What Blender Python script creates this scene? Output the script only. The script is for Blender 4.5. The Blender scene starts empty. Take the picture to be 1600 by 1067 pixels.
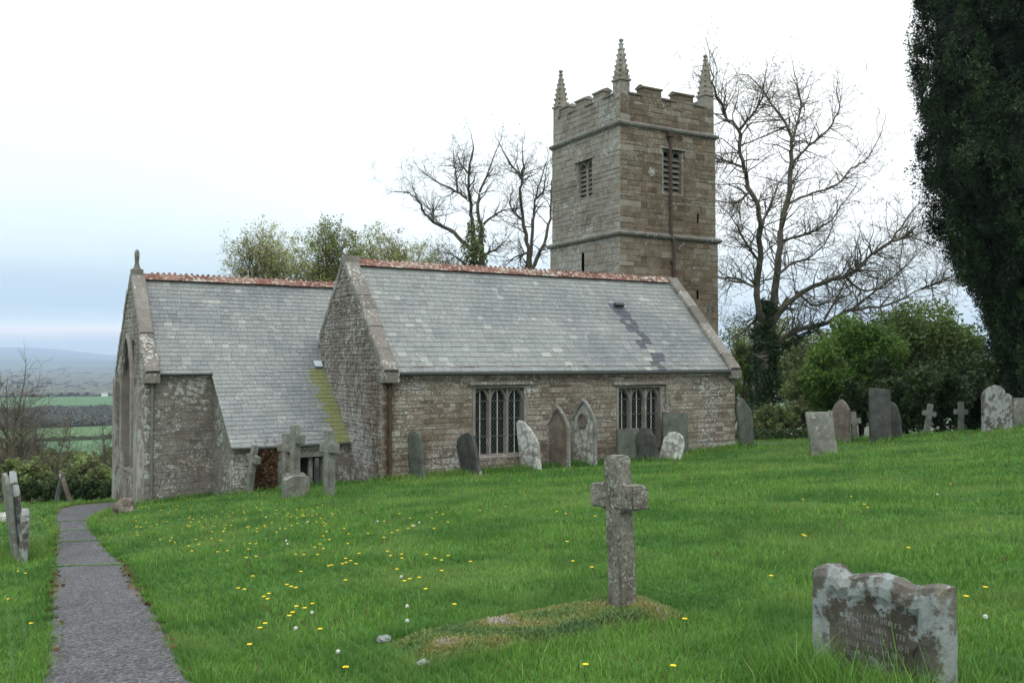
import bpy, bmesh, math, random
import numpy as np
from mathutils import Vector, Matrix, noise as mn
R = math.radians
random.seed(7); rng = np.random.default_rng(7)
scn = bpy.context.scene
col = scn.collection

# ------------------------------------------------------------------ camera
FPX, YAW, PITCH = 1402.5, R(29.833), R(1.206)
cd = bpy.data.cameras.new('camera'); cam = bpy.data.objects.new('camera', cd); col.objects.link(cam)
cd.sensor_width = 36; cd.lens = FPX / 1600 * 36; cd.clip_start = .1; cd.clip_end = 40000
cam.location = (0, 0, 0); cam.rotation_euler = (R(90) + PITCH, 0, -YAW)
scn.camera = cam
FW = np.array([math.sin(YAW) * math.cos(PITCH), math.cos(YAW) * math.cos(PITCH), math.sin(PITCH)])
RT = np.array([math.cos(YAW), -math.sin(YAW), 0.]); UP = np.cross(RT, FW)

# ------------------------------------------------------------------ node helpers
def N(nt, typ, ins=None, **kw):
    n = nt.nodes.new(typ)
    for k, v in kw.items(): setattr(n, k, v)
    for k, v in (ins or {}).items():
        s = n.inputs[k]
        if isinstance(v, bpy.types.NodeSocket): nt.links.new(v, s)
        else: s.default_value = v
    return n
def rgba(c): return (c[0], c[1], c[2], 1)
def mixc(nt, f, a, b, mode='MIX'):
    n = nt.nodes.new('ShaderNodeMix'); n.data_type = 'RGBA'; n.blend_type = mode
    for i, v in ((0, f), (6, a), (7, b)):
        s = n.inputs[i]
        if isinstance(v, bpy.types.NodeSocket): nt.links.new(v, s)
        else: s.default_value = rgba(v) if i else v
    return n.outputs[2]
def ramp(nt, f, stops, interp='LINEAR'):
    n = nt.nodes.new('ShaderNodeValToRGB'); nt.links.new(f, n.inputs[0]); cr = n.color_ramp; cr.interpolation = interp
    while len(cr.elements) < len(stops): cr.elements.new(.5)
    for e, (p, c) in zip(cr.elements, stops): e.position = p; e.color = rgba(c) if not isinstance(c, (int, float)) else (c, c, c, 1)
    return n.outputs[0]
def math_(nt, op, a, b=0., c=None, clamp=False):
    n = nt.nodes.new('ShaderNodeMath'); n.operation = op; n.use_clamp = clamp
    for i, v in enumerate((a, b) if c is None else (a, b, c)):
        if isinstance(v, bpy.types.NodeSocket): nt.links.new(v, n.inputs[i])
        else: n.inputs[i].default_value = v
    return n.outputs[0]
def noise(nt, co, scale, detail=5, rough=.6, out='Fac', dist=0.):
    return N(nt, 'ShaderNodeTexNoise', {'Vector': co, 'Scale': scale, 'Detail': detail, 'Roughness': rough, 'Distortion': dist}).outputs[out]
def step(nt, v, a, b):
    return N(nt, 'ShaderNodeMapRange', {'Value': v, 'From Min': a, 'From Max': b}, interpolation_type='SMOOTHSTEP').outputs[0]

# ------------------------------------------------------------------ sky (overcast) and a weak soft sun
SUN_EL, SUN_AZ = R(42), R(205)          # azimuth measured clockwise from +Y
w = bpy.data.worlds.new('World'); scn.world = w; w.use_nodes = True
nt = w.node_tree; nt.nodes.clear()
sky = N(nt, 'ShaderNodeTexSky', sky_type='NISHITA', sun_disc=False, sun_elevation=SUN_EL, sun_rotation=SUN_AZ)
tc = N(nt, 'ShaderNodeTexCoord').outputs['Generated']
sep = N(nt, 'ShaderNodeSeparateXYZ', {0: tc})
el = sep.outputs[2]
mp = N(nt, 'ShaderNodeMapping', {'Vector': tc, 'Scale': (1.3, 1.3, 9.)}).outputs[0]
cn = noise(nt, mp, 1.6, 6, .5, dist=.3)
leftness = N(nt, 'ShaderNodeVectorMath', {0: tc, 1: tuple(-RT)}, operation='DOT_PRODUCT').outputs['Value']
lf = step(nt, leftness, -.35, .42)
e2 = math_(nt, 'ADD', el, math_(nt, 'MULTIPLY', math_(nt, 'SUBTRACT', cn, .5), .10))
low = ramp(nt, math_(nt, 'MULTIPLY', e2, 3.0), [(0, (.95, .95, 1.0)), (.06, (1.45, 1.28, 1.28)), (.10, (.95, 1.08, 1.10)), (.16, (.56, .74, .88)), (.24, (.60, .76, .90)), (.36, (.84, .97, 1.0)), (.5, (1.0, 1.13, 1.15)), (.8, (1.06, 1.24, 1.25)), (1, (1.1, 1.3, 1.3))])
high = ramp(nt, math_(nt, 'MULTIPLY', e2, 3.0), [(0, (.72, .84, .92)), (.12, (.80, .92, 1.0)), (.3, (1.08, 1.16, 1.2)), (.45, (1.35, 1.38, 1.38))])
body = mixc(nt, lf, high, low)
zen = step(nt, el, .45, 1.)
cloud = mixc(nt, zen, body, (2.6, 2.65, 2.75))
cloud = mixc(nt, step(nt, el, -.05, -.2), (.25, .25, .25), cloud) if False else cloud
cl10 = N(nt, 'ShaderNodeVectorMath', {0: cloud, 'Scale': 10.}, operation='SCALE').outputs[0]
skc = mixc(nt, .94, sky.outputs[0], cl10)
bg = N(nt, 'ShaderNodeBackground', {'Color': skc, 'Strength': .1})
nt.links.new(bg.outputs[0], N(nt, 'ShaderNodeOutputWorld').inputs[0])
sl = bpy.data.lights.new('sun', 'SUN'); sl.energy = .9; sl.angle = R(25); sl.color = (1, .97, .92)
so = bpy.data.objects.new('sun', sl); col.objects.link(so)
sd = Vector((math.sin(SUN_AZ) * math.cos(SUN_EL), math.cos(SUN_AZ) * math.cos(SUN_EL), math.sin(SUN_EL)))
so.rotation_euler = sd.to_track_quat('Z', 'Y').to_euler()
scn.view_settings.view_transform = 'Standard'; scn.view_settings.look = 'None'; scn.view_settings.exposure = .12; scn.view_settings.gamma = 1
scn.cycles.max_bounces = 6; scn.cycles.diffuse_bounces = 2; scn.cycles.volume_bounces = 0; scn.cycles.transparent_max_bounces = 8
scn.cycles.use_denoising = True

# ------------------------------------------------------------------ projection helpers (photo pixel -> place)
def ray(px, py):
    return FW + RT * (px - 800) / FPX - UP * (py - 533.5) / FPX
def at(px, py, d):                     # d = depth along the level heading
    r = ray(px, py); return r * (d / (r[0] * math.sin(YAW) + r[1] * math.cos(YAW)))
def on_y(px, py, Y): r = ray(px, py); return r * (Y / r[1])
def on_x(px, py, X): r = ray(px, py); return r * (X / r[0])
def on_plane(px, py, p0, n): r = ray(px, py); return r * (np.dot(p0, n) / np.dot(r, n))
def z_at(x, y, py):                    # height at which the vertical over (x,y) shows at row py
    d = x * math.sin(YAW) + y * math.cos(YAW)
    k = -(py - 533.5) / FPX
    return d * math.tan(PITCH + math.atan(k))

# church layout
AX, AY, AL, AW = 7.405, 18.715, 10.512, 2.523
EA, RA = -.148, 2.391
ROT = R(-1.971); EX, EY = 3.009, 22.56; CW = 2.092; EC, RC = -.226, 2.118; S1, S2, EK = 1.561, 1.942, -1.898
U2 = np.array([math.cos(ROT), -math.sin(ROT), 0]); V2 = np.array([math.sin(ROT), math.cos(ROT), 0])
CO = np.array([EX, EY, 0.])
def ch(u, v, z): return CO + U2 * u + V2 * v + np.array([0, 0, z])
TX, TY, TW = 18.03, 24.188, 4.35
Z1, Z2 = 4.261, 7.999

# ------------------------------------------------------------------ terrain height
_Q = ch(S1, -S2, 0); _J = ch(4.3, -S2, 0)
ctrl = [(0, 0, -1.6), (-3, -4, -1.75), (5, -4, -1.3), (AX, AY, -2.69), (AX + AL, AY, -2.47), (EX, EY, -3.42),
        (_Q[0], _Q[1], z_at(_Q[0], _Q[1], 773)), (_J[0], _J[1], z_at(_J[0], _J[1], 752)), (AX + 5, AY, z_at(AX + 5, AY, 728))]
for px, py, d in ((1285, 712, 21.5), (1375, 690, 23.5), (1445, 672, 28), (1560, 672, 23), (1600, 662, 25), (1190, 695, 30), (100, 785, 23.5), (35, 882, 12.8), (20, 785, 22), (180, 785, 25),
                  (972, 955, 6.5), (1290, 1060, 4.6), (1500, 1100, 4.1), (150, 1067, 5.6), (150, 900, 10.2), (800, 850, 9.5)):
    p = at(px, py, d); ctrl.append((p[0], p[1], p[2]))
ctrl += [(-20, 10, -3.6), (-10, 30, -5.2), (35, 10, 0.1), (40, 30, -1.2), (25, 40, -2.6), (5, 35, -4.6)]
C = np.array(ctrl, float)
def _phi(r2): return r2 * np.log(r2 + 1e-9) * .5
NCT = len(C); K = _phi(((C[:, None, :2] - C[None, :, :2]) ** 2).sum(-1)) + np.eye(NCT) * 2.
Pm = np.c_[np.ones(NCT), C[:, :2]]
TPS = np.linalg.solve(np.r_[np.c_[K, Pm], np.c_[Pm.T, np.zeros((3, 3))]], np.r_[C[:, 2], 0, 0, 0])
HD = np.array([0, 25, 40, 60, 120, 250, 340, 450, 560, 700, 1000, 1500, 3000, 6000, 9500, 14000, 17500.])
HL = np.array([-2, -4.3, -7.5, -10.5, -17, -27, -29, -29.5, -34, -34, -37, -46, -60, -55, 15, 170, 110.])
HR = np.array([-1, -2, -3.5, -5, -9, -15, -18, -20, -20, -22, -25, -30, -40, -40, 10, 60, 20.])
def height(x, y):
    x = np.atleast_1d(np.asarray(x, float)); y = np.atleast_1d(np.asarray(y, float))
    sh = x.shape; x = x.ravel(); y = y.ravel()
    d = np.hypot(x, y); k = np.minimum(1, 42 / np.maximum(d, 1e-6)); xc, yc = x * k, y * k
    near = np.zeros_like(x)
    for i in range(NCT): near += TPS[i] * _phi((xc - C[i, 0]) ** 2 + (yc - C[i, 1]) ** 2)
    near += TPS[NCT] + TPS[NCT + 1] * xc + TPS[NCT + 2] * yc
    az = np.degrees(np.arctan2(x, y)) - math.degrees(YAW)
    az = (az + 180) % 360 - 180
    t = np.clip((az + 22) / 25, 0, 1); t = t * t * (3 - 2 * t); t = np.where(az < -150, 1, t)
    far = np.interp(d, HD, HL) * (1 - t) + np.interp(d, HD, HR) * t
    mz = np.clip((az + 28.5) / 5.5, 0, 1); mz = mz * mz * (3 - 2 * mz); far = np.where((d > 8000) & (az < 0), far - np.interp(d, [8000, 9500, 14000, 17500], [0, 30, 105, 60]) * mz, far)
    amp = np.interp(d, [60, 400, 3000, 9000, 14000], [0, .6, 4, 12, 9])
    far = far + amp * (np.sin(x / (d * .11 + 40) + 1.3) * .6 + np.sin(y / (d * .07 + 30) * 1.0 + x / 900) * .4)
    b = np.clip((d - 24) / 16, 0, 1); b = b * b * (3 - 2 * b)
    return (near * (1 - b) + far * b).reshape(sh)
def H(x, y): return float(height([x], [y])[0])
def ground(px, py):                    # where the sight line of a photo pixel meets the ground
    r = ray(px, py); r = r / np.linalg.norm(r); t = np.arange(1.5, 45, .02)
    z = r[2] * t; h = height(r[0] * t, r[1] * t)
    i = np.argmax(z < h); return np.array([r[0] * t[i], r[1] * t[i], h[i]])

# ------------------------------------------------------------------ object helpers
class MB:
    def __init__(s): s.v = []; s.f = []; s.c = []; s.m = []
    def add(s, vs, fs, c=(.5, 0, .5), m=0):
        o = len(s.v); s.v.extend([tuple(map(float, p)) for p in vs])
        for f in fs: s.f.append(tuple(i + o for i in f)); s.c.append(c); s.m.append(m)
    def box(s, o, a, b, c_, c=(.5, 0, .5), m=0):          # corner o and three edge vectors
        o, a, b, c_ = map(np.asarray, (o, a, b, c_))
        vs = [o, o + a, o + a + b, o + b, o + c_, o + a + c_, o + a + b + c_, o + b + c_]
        s.add(vs, [(0, 3, 2, 1), (4, 5, 6, 7), (0, 1, 5, 4), (1, 2, 6, 5), (2, 3, 7, 6), (3, 0, 4, 7)], c, m)
    def tube(s, pts, rad, n=6, c=(.5, 0, .5), m=0, cap=True):
        pts = [np.asarray(p, float) for p in pts]; o = len(s.v); k = len(pts)
        ref = np.array([.31, .17, .93])
        for i, p in enumerate(pts):
            t = pts[min(i + 1, k - 1)] - pts[max(i - 1, 0)]; t = t / (np.linalg.norm(t) + 1e-9)
            a = np.cross(t, ref); la = np.linalg.norm(a)
            if la < .05: a = np.cross(t, np.array([1., 0, 0])); la = np.linalg.norm(a)
            a /= la; b = np.cross(t, a); r = rad[i] if hasattr(rad, '__len__') else rad
            for j in range(n):
                q = p + (a * math.cos(2 * math.pi * j / n) + b * math.sin(2 * math.pi * j / n)) * r
                s.v.append((float(q[0]), float(q[1]), float(q[2])))
        for i in range(k - 1):
            for j in range(n):
                s.f.append((o + i * n + j, o + i * n + (j + 1) % n, o + (i + 1) * n + (j + 1) % n, o + (i + 1) * n + j)); s.c.append(c); s.m.append(m)
        if cap and n > 3:
            s.f.append(tuple(o + j for j in range(n))[::-1]); s.f.append(tuple(o + (k - 1) * n + j for j in range(n)))
            s.c += [c, c]; s.m += [m, m]
    def build(s, name, mats, parent=None, loc=(0, 0, 0), smooth=False, label=None):
        if not isinstance(mats, (list, tuple)): mats = [mats]
        L = np.array(root_loc(parent) if parent is not None else loc, float)
        me = bpy.data.meshes.new(name)
        me.from_pydata([tuple(np.array(p) - L) for p in s.v] if len(s.v) < 1e5 else (np.array(s.v) - L).tolist(), [], s.f)
        for m in mats: me.materials.append(m)
        if len(mats) > 1: me.polygons.foreach_set('material_index', s.m)
        at_ = me.attributes.new('col', 'FLOAT_COLOR', 'FACE')
        ca = np.ones((len(s.f), 4), np.float32); ca[:, :3] = np.array(s.c); at_.data.foreach_set('color', ca.ravel())
        if smooth: me.polygons.foreach_set('use_smooth', [True] * len(me.polygons))
        me.update()
        o = bpy.data.objects.new(name, me); col.objects.link(o)
        if parent is not None: o.parent = parent
        else: o.location = L
        if label: o['label'] = label
        return o
def root_loc(o):
    while o.parent: o = o.parent
    return tuple(o.location)
def tag(o, label=None, cat=None, group=None, kind=None):
    if label: o['label'] = label
    if cat: o['category'] = cat
    if group: o['group'] = group
    if kind: o['kind'] = kind
    return o
def thing(name, label, cat, loc, group=None):
    o = bpy.data.objects.new(name, None); col.objects.link(o); o.location = tuple(float(a) for a in loc); o.empty_display_size = .2
    return tag(o, label, cat, group)
def quads(name, V, cols, mat, parent=None, loc=(0, 0, 0), nper=4):     # fast mesh of many loose quads / tris
    L = np.array(root_loc(parent) if parent is not None else loc, float)
    V = (V.reshape(-1, 3) - L).astype(np.float32); nf = len(V) // nper
    me = bpy.data.meshes.new(name); me.vertices.add(len(V)); me.vertices.foreach_set('co', V.ravel())
    me.loops.add(nf * nper); me.loops.foreach_set('vertex_index', np.arange(nf * nper, dtype=np.int32))
    me.polygons.add(nf); me.polygons.foreach_set('loop_start', np.arange(0, nf * nper, nper, dtype=np.int32))
    me.update(calc_edges=True); me.validate() if False else None
    me.materials.append(mat)
    a = me.attributes.new('col', 'FLOAT_COLOR', 'FACE'); c4 = np.ones((nf, 4), np.float32); c4[:, :3] = cols; a.data.foreach_set('color', c4.ravel())
    o = bpy.data.objects.new(name, me); col.objects.link(o)
    if parent is not None: o.parent = parent
    else: o.location = L
    return o

# ------------------------------------------------------------------ materials
def mat(name):
    m = bpy.data.materials.new(name); m.use_nodes = True; nt = m.node_tree; nt.nodes.clear()
    p = N(nt, 'ShaderNodeBsdfPrincipled', {'Roughness': .9}); o = N(nt, 'ShaderNodeOutputMaterial'); nt.links.new(p.outputs[0], o.inputs[0])
    p.inputs['Specular IOR Level'].default_value = .25
    return m, nt, p
def attr(nt):
    a = N(nt, 'ShaderNodeAttribute', attribute_name='col'); s = N(nt, 'ShaderNodeSeparateColor', {0: a.outputs['Color']}); return s.outputs
def objco(nt): return N(nt, 'ShaderNodeTexCoord').outputs['Object']
def bump(nt, p, h, strength=.5, dist=.02):
    b = N(nt, 'ShaderNodeBump', {'Height': h, 'Strength': strength, 'Distance': dist}); nt.links.new(b.outputs[0], p.inputs['Normal'])
def stone_mat(name, stops, lich=(.55, .06), lsize=9, lcol=(.42, .43, .40), patch=.55, pk=.5, attrib=True, rust=.0, green=.0, orange=0., mottled=.55, bs=.6, dark=.25, streak=0., speck=0.):
    m, nt, p = mat(name); co = objco(nt)
    big = noise(nt, co, patch, 3, .5); mid = noise(nt, co, 3.3, 6, .65); fine = noise(nt, co, 38, 4, .6)
    if attrib:
        A = attr(nt); tone = math_(nt, 'ADD', math_(nt, 'MULTIPLY', A[0], 1 - mottled), math_(nt, 'MULTIPLY', mid, mottled))
        tone = math_(nt, 'ADD', tone, math_(nt, 'MULTIPLY', math_(nt, 'SUBTRACT', big, .5), .5))
    else: tone = math_(nt, 'ADD', mid, math_(nt, 'MULTIPLY', math_(nt, 'SUBTRACT', big, .5), .6))
    c = ramp(nt, tone, stops)
    if rust: c = mixc(nt, math_(nt, 'MULTIPLY', step(nt, noise(nt, co, 1.7, 5, .7), .56, .7), rust), c, (.17, .07, .035))
    if green: c = mixc(nt, math_(nt, 'MULTIPLY', step(nt, noise(nt, co, .9, 5, .7), .45, .62), green), c, (.085, .10, .05))
    f = math_(nt, 'MULTIPLY_ADD', fine, .9, .55); c = mixc(nt, 1., c, N(nt, 'ShaderNodeCombineColor', {0: f, 1: f, 2: f}).outputs[0], 'MULTIPLY')
    # dark algae specks
    c = mixc(nt, math_(nt, 'MULTIPLY', step(nt, noise(nt, co, 16 if dark < .9 else 34, 5, .75), .55 if dark > .9 else .58, .66), dark), c, (.03, .028, .022))
    ln = noise(nt, co, lsize, 7, .72)
    if streak:
        sm = N(nt, 'ShaderNodeMapping', {'Vector': co, 'Scale': (1, 1, .25)}).outputs[0]; ln = noise(nt, sm, lsize, 7, .72)
    lv = math_(nt, 'ADD', ln, math_(nt, 'MULTIPLY', math_(nt, 'SUBTRACT', noise(nt, co, patch * 1.6, 3, .6), .5), pk))
    lm = step(nt, lv, lich[0], lich[0] + lich[1])
    if speck:
        sp = step(nt, math_(nt, 'ADD', noise(nt, co, 24, 3, .6), math_(nt, 'MULTIPLY', math_(nt, 'SUBTRACT', noise(nt, co, patch * 2.3, 4, .6), .5), .55)), .60, .64); lm = math_(nt, 'MAXIMUM', lm, math_(nt, 'MULTIPLY', sp, speck))
    lc = mixc(nt, fine, tuple(x * .6 for x in lcol), tuple(min(1, x * 1.3) for x in lcol))
    c = mixc(nt, lm, c, lc)
    if orange: c = mixc(nt, math_(nt, 'MULTIPLY', step(nt, noise(nt, co, 7, 5, .8), .62, .66), orange), c, (.40, .26, .06))
    nt.links.new(c, p.inputs['Base Color'])
    hgt = math_(nt, 'ADD', math_(nt, 'MULTIPLY', noise(nt, co, 14, 7, .7), .8), math_(nt, 'MULTIPLY', lm, .15))
    bump(nt, p, hgt, bs, .03)
    return m
def flat_mat(name, c1, c2, scale=6, rough=.9, spec=.25, bs=.3):
    m, nt, p = mat(name); co = objco(nt); n = noise(nt, co, scale, 6, .65)
    nt.links.new(ramp(nt, n, [(.3, c1), (.7, c2)]), p.inputs['Base Color']); p.inputs['Roughness'].default_value = rough; p.inputs['Specular IOR Level'].default_value = spec
    bump(nt, p, n, bs, .01); return m
def leaf_mat(name, stops, trans=.25, big=.0, bigcol=None, bscale=.25, light=None):
    m, nt, p = mat(name); A = attr(nt); c = ramp(nt, A[0], stops)
    if big: c = mixc(nt, math_(nt, 'MULTIPLY', step(nt, noise(nt, objco(nt), bscale, 4, .6), .42, .62), big), c, bigcol)
    if light: c = mixc(nt, math_(nt, 'MULTIPLY', step(nt, noise(nt, objco(nt), .42, 5, .65, dist=.6), .48, .66), .6), c, light)
    nt.links.new(c, p.inputs['Base Color']); p.inputs['Roughness'].default_value = .7; p.inputs['Specular IOR Level'].default_value = .2
    if trans:
        t = N(nt, 'ShaderNodeBsdfTranslucent', {'Color': c}); mx = N(nt, 'ShaderNodeMixShader', {0: trans, 1: p.outputs[0], 2: t.outputs[0]})
        nt.links.new(mx.outputs[0], [n for n in nt.nodes if n.type == 'OUTPUT_MATERIAL'][0].inputs[0])
    return m
M = {}
M['rubble'] = stone_mat('aisle_rubble', [(.22, (.07, .057, .044)), (.42, (.15, .120, .088)), (.56, (.21, .182, .14)), (.75, (.31, .295, .25))], lich=(.59, .05), lsize=13, lcol=(.42, .43, .41), pk=.65, rust=.6, speck=.9)
M['gable'] = stone_mat('gable_rubble', [(.2, (.09, .075, .06)), (.45, (.16, .135, .11)), (.8, (.27, .25, .22))], lich=(.52, .06), lsize=12, lcol=(.34, .34, .32), pk=.5, rust=.6, streak=1, speck=.8)
M['chancel'] = stone_mat('chancel_rubble', [(.2, (.08, .072, .06)), (.45, (.15, .138, .118)), (.8, (.25, .24, .21))], lich=(.545, .06), lsize=9, lcol=(.36, .37, .34), pk=.6, rust=.35, green=.3, speck=.9, mottled=.75)
M['tower_n'] = stone_mat('tower_brown_stone', [(.2, (.062, .047, .031)), (.42, (.125, .096, .064)), (.58, (.175, .145, .10)), (.8, (.29, .272, .225))], lich=(.60, .07), lsize=6, lcol=(.30, .30, .27), patch=.5, pk=.5, rust=.35, orange=.45, mottled=.55, speck=.75, dark=.5)
M['tower_e'] = stone_mat('tower_grey_stone', [(.2, (.12, .095, .07)), (.45, (.205, .182, .145)), (.8, (.31, .292, .25))], lich=(.54, .08), lsize=7, lcol=(.36, .36, .33), patch=.5, pk=.55, rust=.6, mottled=.7, speck=.7, dark=.4)
M['trim'] = stone_mat('dressed_stone', [(.2, (.13, .115, .098)), (.5, (.20, .185, .162)), (.8, (.29, .275, .245))], lich=(.62, .05), lsize=10, attrib=False, bs=.3)
M['string'] = stone_mat('string_course_stone', [(.2, (.095, .09, .078)), (.5, (.155, .15, .13)), (.8, (.24, .235, .21))], lich=(.6, .06), lsize=10, attrib=False, bs=.3)
M['coping'] = stone_mat('coping_stone', [(.2, (.10, .09, .075)), (.5, (.17, .157, .135)), (.8, (.27, .258, .23))], lich=(.565, .05), lsize=15, lcol=(.46, .46, .43), pk=.45, orange=.2)
M['mortar'] = flat_mat('mortar', (.10, .085, .07), (.19, .17, .145), 9)
M['granite'] = stone_mat('lichened_granite', [(.25, (.07, .065, .05)), (.5, (.16, .15, .118)), (.75, (.28, .272, .232))], lich=(.53, .06), lsize=42, lcol=(.33, .34, .29), attrib=False, patch=5, pk=.25, dark=.95, bs=.8)
M['greystone'] = stone_mat('pale_lichened_headstone', [(.3, (.07, .062, .048)), (.5, (.115, .106, .088)), (.75, (.19, .184, .16))], lich=(.435, .10), lsize=9, lcol=(.25, .272, .262), attrib=False, patch=3, pk=.6, dark=.8, bs=.7, orange=.25)
M['slate_g'] = stone_mat('green_slate_headstone', [(.3, (.055, .062, .05)), (.5, (.09, .10, .082)), (.75, (.14, .15, .125))], lich=(.66, .04), lsize=12, lcol=(.3, .32, .28), attrib=False, dark=.3, bs=.3)
M['slate_d'] = stone_mat('dark_slate_headstone', [(.3, (.035, .037, .033)), (.5, (.06, .064, .058)), (.75, (.10, .105, .095))], lich=(.64, .04), lsize=9, lcol=(.3, .31, .29), attrib=False, dark=.3, bs=.3)
M['white_l'] = stone_mat('white_lichened_stone', [(.3, (.16, .15, .13)), (.5, (.28, .28, .25)), (.75, (.42, .42, .39))], lich=(.46, .1), lsize=7, lcol=(.50, .51, .47), attrib=False, dark=.9, bs=.4)
M['brown_s'] = stone_mat('brown_sandstone', [(.3, (.09, .072, .056)), (.5, (.15, .125, .10)), (.75, (.23, .20, .165))], lich=(.63, .04), lsize=11, attrib=False, dark=.3, bs=.4)
M['cross_g'] = stone_mat('weathered_grey_cross_stone', [(.3, (.10, .10, .085)), (.5, (.17, .175, .15)), (.75, (.25, .26, .235))], lich=(.6, .05), lsize=13, attrib=False, dark=.5, bs=.5)
M['letters'] = flat_mat('weathered_lettering', (.10, .10, .09), (.24, .25, .24), 30)
M['panel'] = stone_mat('brown_inscription_panel', [(.3, (.055, .048, .036)), (.5, (.09, .08, .062)), (.75, (.14, .128, .105))], lich=(.55, .08), lsize=12, lcol=(.24, .26, .25), attrib=False, patch=3, dark=.6, bs=.6)
# slates
def slate_mat():
    m, nt, p = mat('roof_slate'); A = attr(nt); co = objco(nt)
    c = ramp(nt, A[0], [(0, (.108, .12, .112)), (.35, (.17, .186, .174)), (.7, (.21, .226, .21)), (1, (.31, .325, .285))])
    big = noise(nt, co, .55, 4, .6); c = mixc(nt, step(nt, big, .4, .65), c, mixc(nt, 1., c, (.74, .75, .82), 'MULTIPLY'))
    f = noise(nt, co, 25, 5, .7); g = math_(nt, 'MULTIPLY_ADD', f, .8, .6); c = mixc(nt, 1., c, N(nt, 'ShaderNodeCombineColor', {0: g, 1: g, 2: g}).outputs[0], 'MULTIPLY')
    l = step(nt, math_(nt, 'ADD', noise(nt, co, 17, 5, .7), math_(nt, 'MULTIPLY', math_(nt, 'SUBTRACT', A[2], .5), .16)), .615, .66)
    c = mixc(nt, math_(nt, 'MULTIPLY', l, .6), c, (.40, .40, .36))
    c = mixc(nt, A[1], c, mixc(nt, noise(nt, co, 8, 4, .6), (.085, .10, .025), (.17, .19, .05)))
    nt.links.new(c, p.inputs['Base Color']); p.inputs['Roughness'].default_value = .62; p.inputs['Specular IOR Level'].default_value = .4
    bump(nt, p, f, .35, .01); return m
M['slate'] = slate_mat()
M['stain'] = flat_mat('stained_slate', (.05, .052, .062), (.095, .10, .115), 9, .6)
M['terracotta'] = stone_mat('terracotta_ridge', [(.2, (.12, .052, .038)), (.5, (.19, .09, .066)), (.8, (.25, .155, .12))], lich=(.52, .05), lsize=12, lcol=(.45, .42, .36), pk=.2, dark=.2)
M['iron'] = flat_mat('dark_gutter_iron', (.025, .03, .028), (.05, .055, .05), 10, .6, .4)
M['rustpipe'] = flat_mat('rusty_downpipe', (.05, .036, .028), (.085, .055, .04), 8, .7)
M['pipe_g'] = flat_mat('greenish_downpipe', (.10, .11, .10), (.16, .17, .155), 8, .6)
M['glass'], _nt, _p = mat('dark_window_glass'); _p.inputs['Base Color'].default_value = (.012, .016, .016, 1); _p.inputs['Roughness'].default_value = .18; _p.inputs['Specular IOR Level'].default_value = .5
M['wire'] = flat_mat('window_wire', (.08, .09, .085), (.13, .14, .13), 20, .6)
M['bar'] = flat_mat('pale_window_bar', (.33, .34, .31), (.45, .46, .43), 20, .6)
M['void'], _nt, _p = mat('dark_interior'); _p.inputs['Base Color'].default_value = (.012, .011, .01, 1)
M['lead'] = flat_mat('lead_flashing', (.32, .38, .42), (.45, .52, .56), 6, .5)
M['louvre'] = flat_mat('slate_louvre', (.12, .11, .094), (.18, .168, .145), 9)
def bark(name, a, b, g): 
    m, nt, p = mat(name); co = objco(nt); n = noise(nt, co, 4, 6, .7); c = ramp(nt, n, [(.35, a), (.65, b)])
    if g: c = mixc(nt, math_(nt, 'MULTIPLY', step(nt, noise(nt, co, 1.1, 4, .6), .4, .6), g), c, (.075, .085, .04))
    nt.links.new(c, p.inputs['Base Color']); bump(nt, p, noise(nt, co, 12, 6, .7), .7, .04); return m
M['bark'] = bark('ash_bark', (.06, .052, .042), (.14, .125, .10), .45)
M['bark_d'] = bark('dark_bark', (.045, .04, .032), (.10, .088, .07), .3)
M['twig'] = bark('twig_bark', (.07, .055, .045), (.13, .105, .085), .2)
M['ivy'] = leaf_mat('ivy_leaves', [(0, (.012, .028, .012)), (.6, (.03, .065, .022)), (1, (.06, .11, .035))], .1)
M['yew'] = leaf_mat('yew_needles', [(0, (.008, .014, .008)), (.5, (.020, .038, .016)), (1, (.055, .095, .03))], .05)
M['leaf_l'] = leaf_mat('fresh_green_leaves', [(0, (.05, .10, .02)), (.5, (.11, .20, .035)), (1, (.19, .29, .07))])
M['leaf_o'] = leaf_mat('olive_leaves', [(0, (.10, .12, .035)), (.5, (.20, .235, .06)), (1, (.32, .34, .11))])
M['leaf_b'] = leaf_mat('budding_leaves', [(0, (.20, .17, .08)), (.5, (.32, .34, .13)), (1, (.45, .48, .20))])
M['leaf_m'] = leaf_mat('mid_green_leaves', [(0, (.06, .09, .03)), (.5, (.125, .18, .05)), (1, (.21, .28, .085))])
M['leaf_s'] = leaf_mat('scrub_leaves', [(0, (.11, .10, .06)), (.5, (.17, .215, .08)), (1, (.23, .31, .10))])
M['leaf_h'] = leaf_mat('dark_hedge_leaves', [(0, (.022, .038, .016)), (.5, (.045, .075, .026)), (1, (.08, .12, .04))], .1)
M['leaf_r'] = leaf_mat('dead_brown_leaves', [(0, (.05, .03, .018)), (.5, (.115, .065, .034)), (1, (.24, .14, .07))], .15)
M['grass'] = leaf_mat('grass_blades', [(0, (.055, .11, .022)), (.35, (.105, .235, .038)), (.75, (.17, .335, .062)), (.945, (.26, .43, .12)), (.955, (.08, .05, .03)), (1, (.24, .12, .085))], .35, .65, (.04, .125, .028), .8, light=(.24, .35, .09))
M['moss'] = leaf_mat('moss_and_stonecrop', [(0, (.06, .12, .05)), (.35, (.12, .19, .06)), (.62, (.19, .23, .07)), (.8, (.28, .21, .07)), (.9, (.24, .24, .16)), (1, (.42, .40, .34))], .1)
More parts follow.
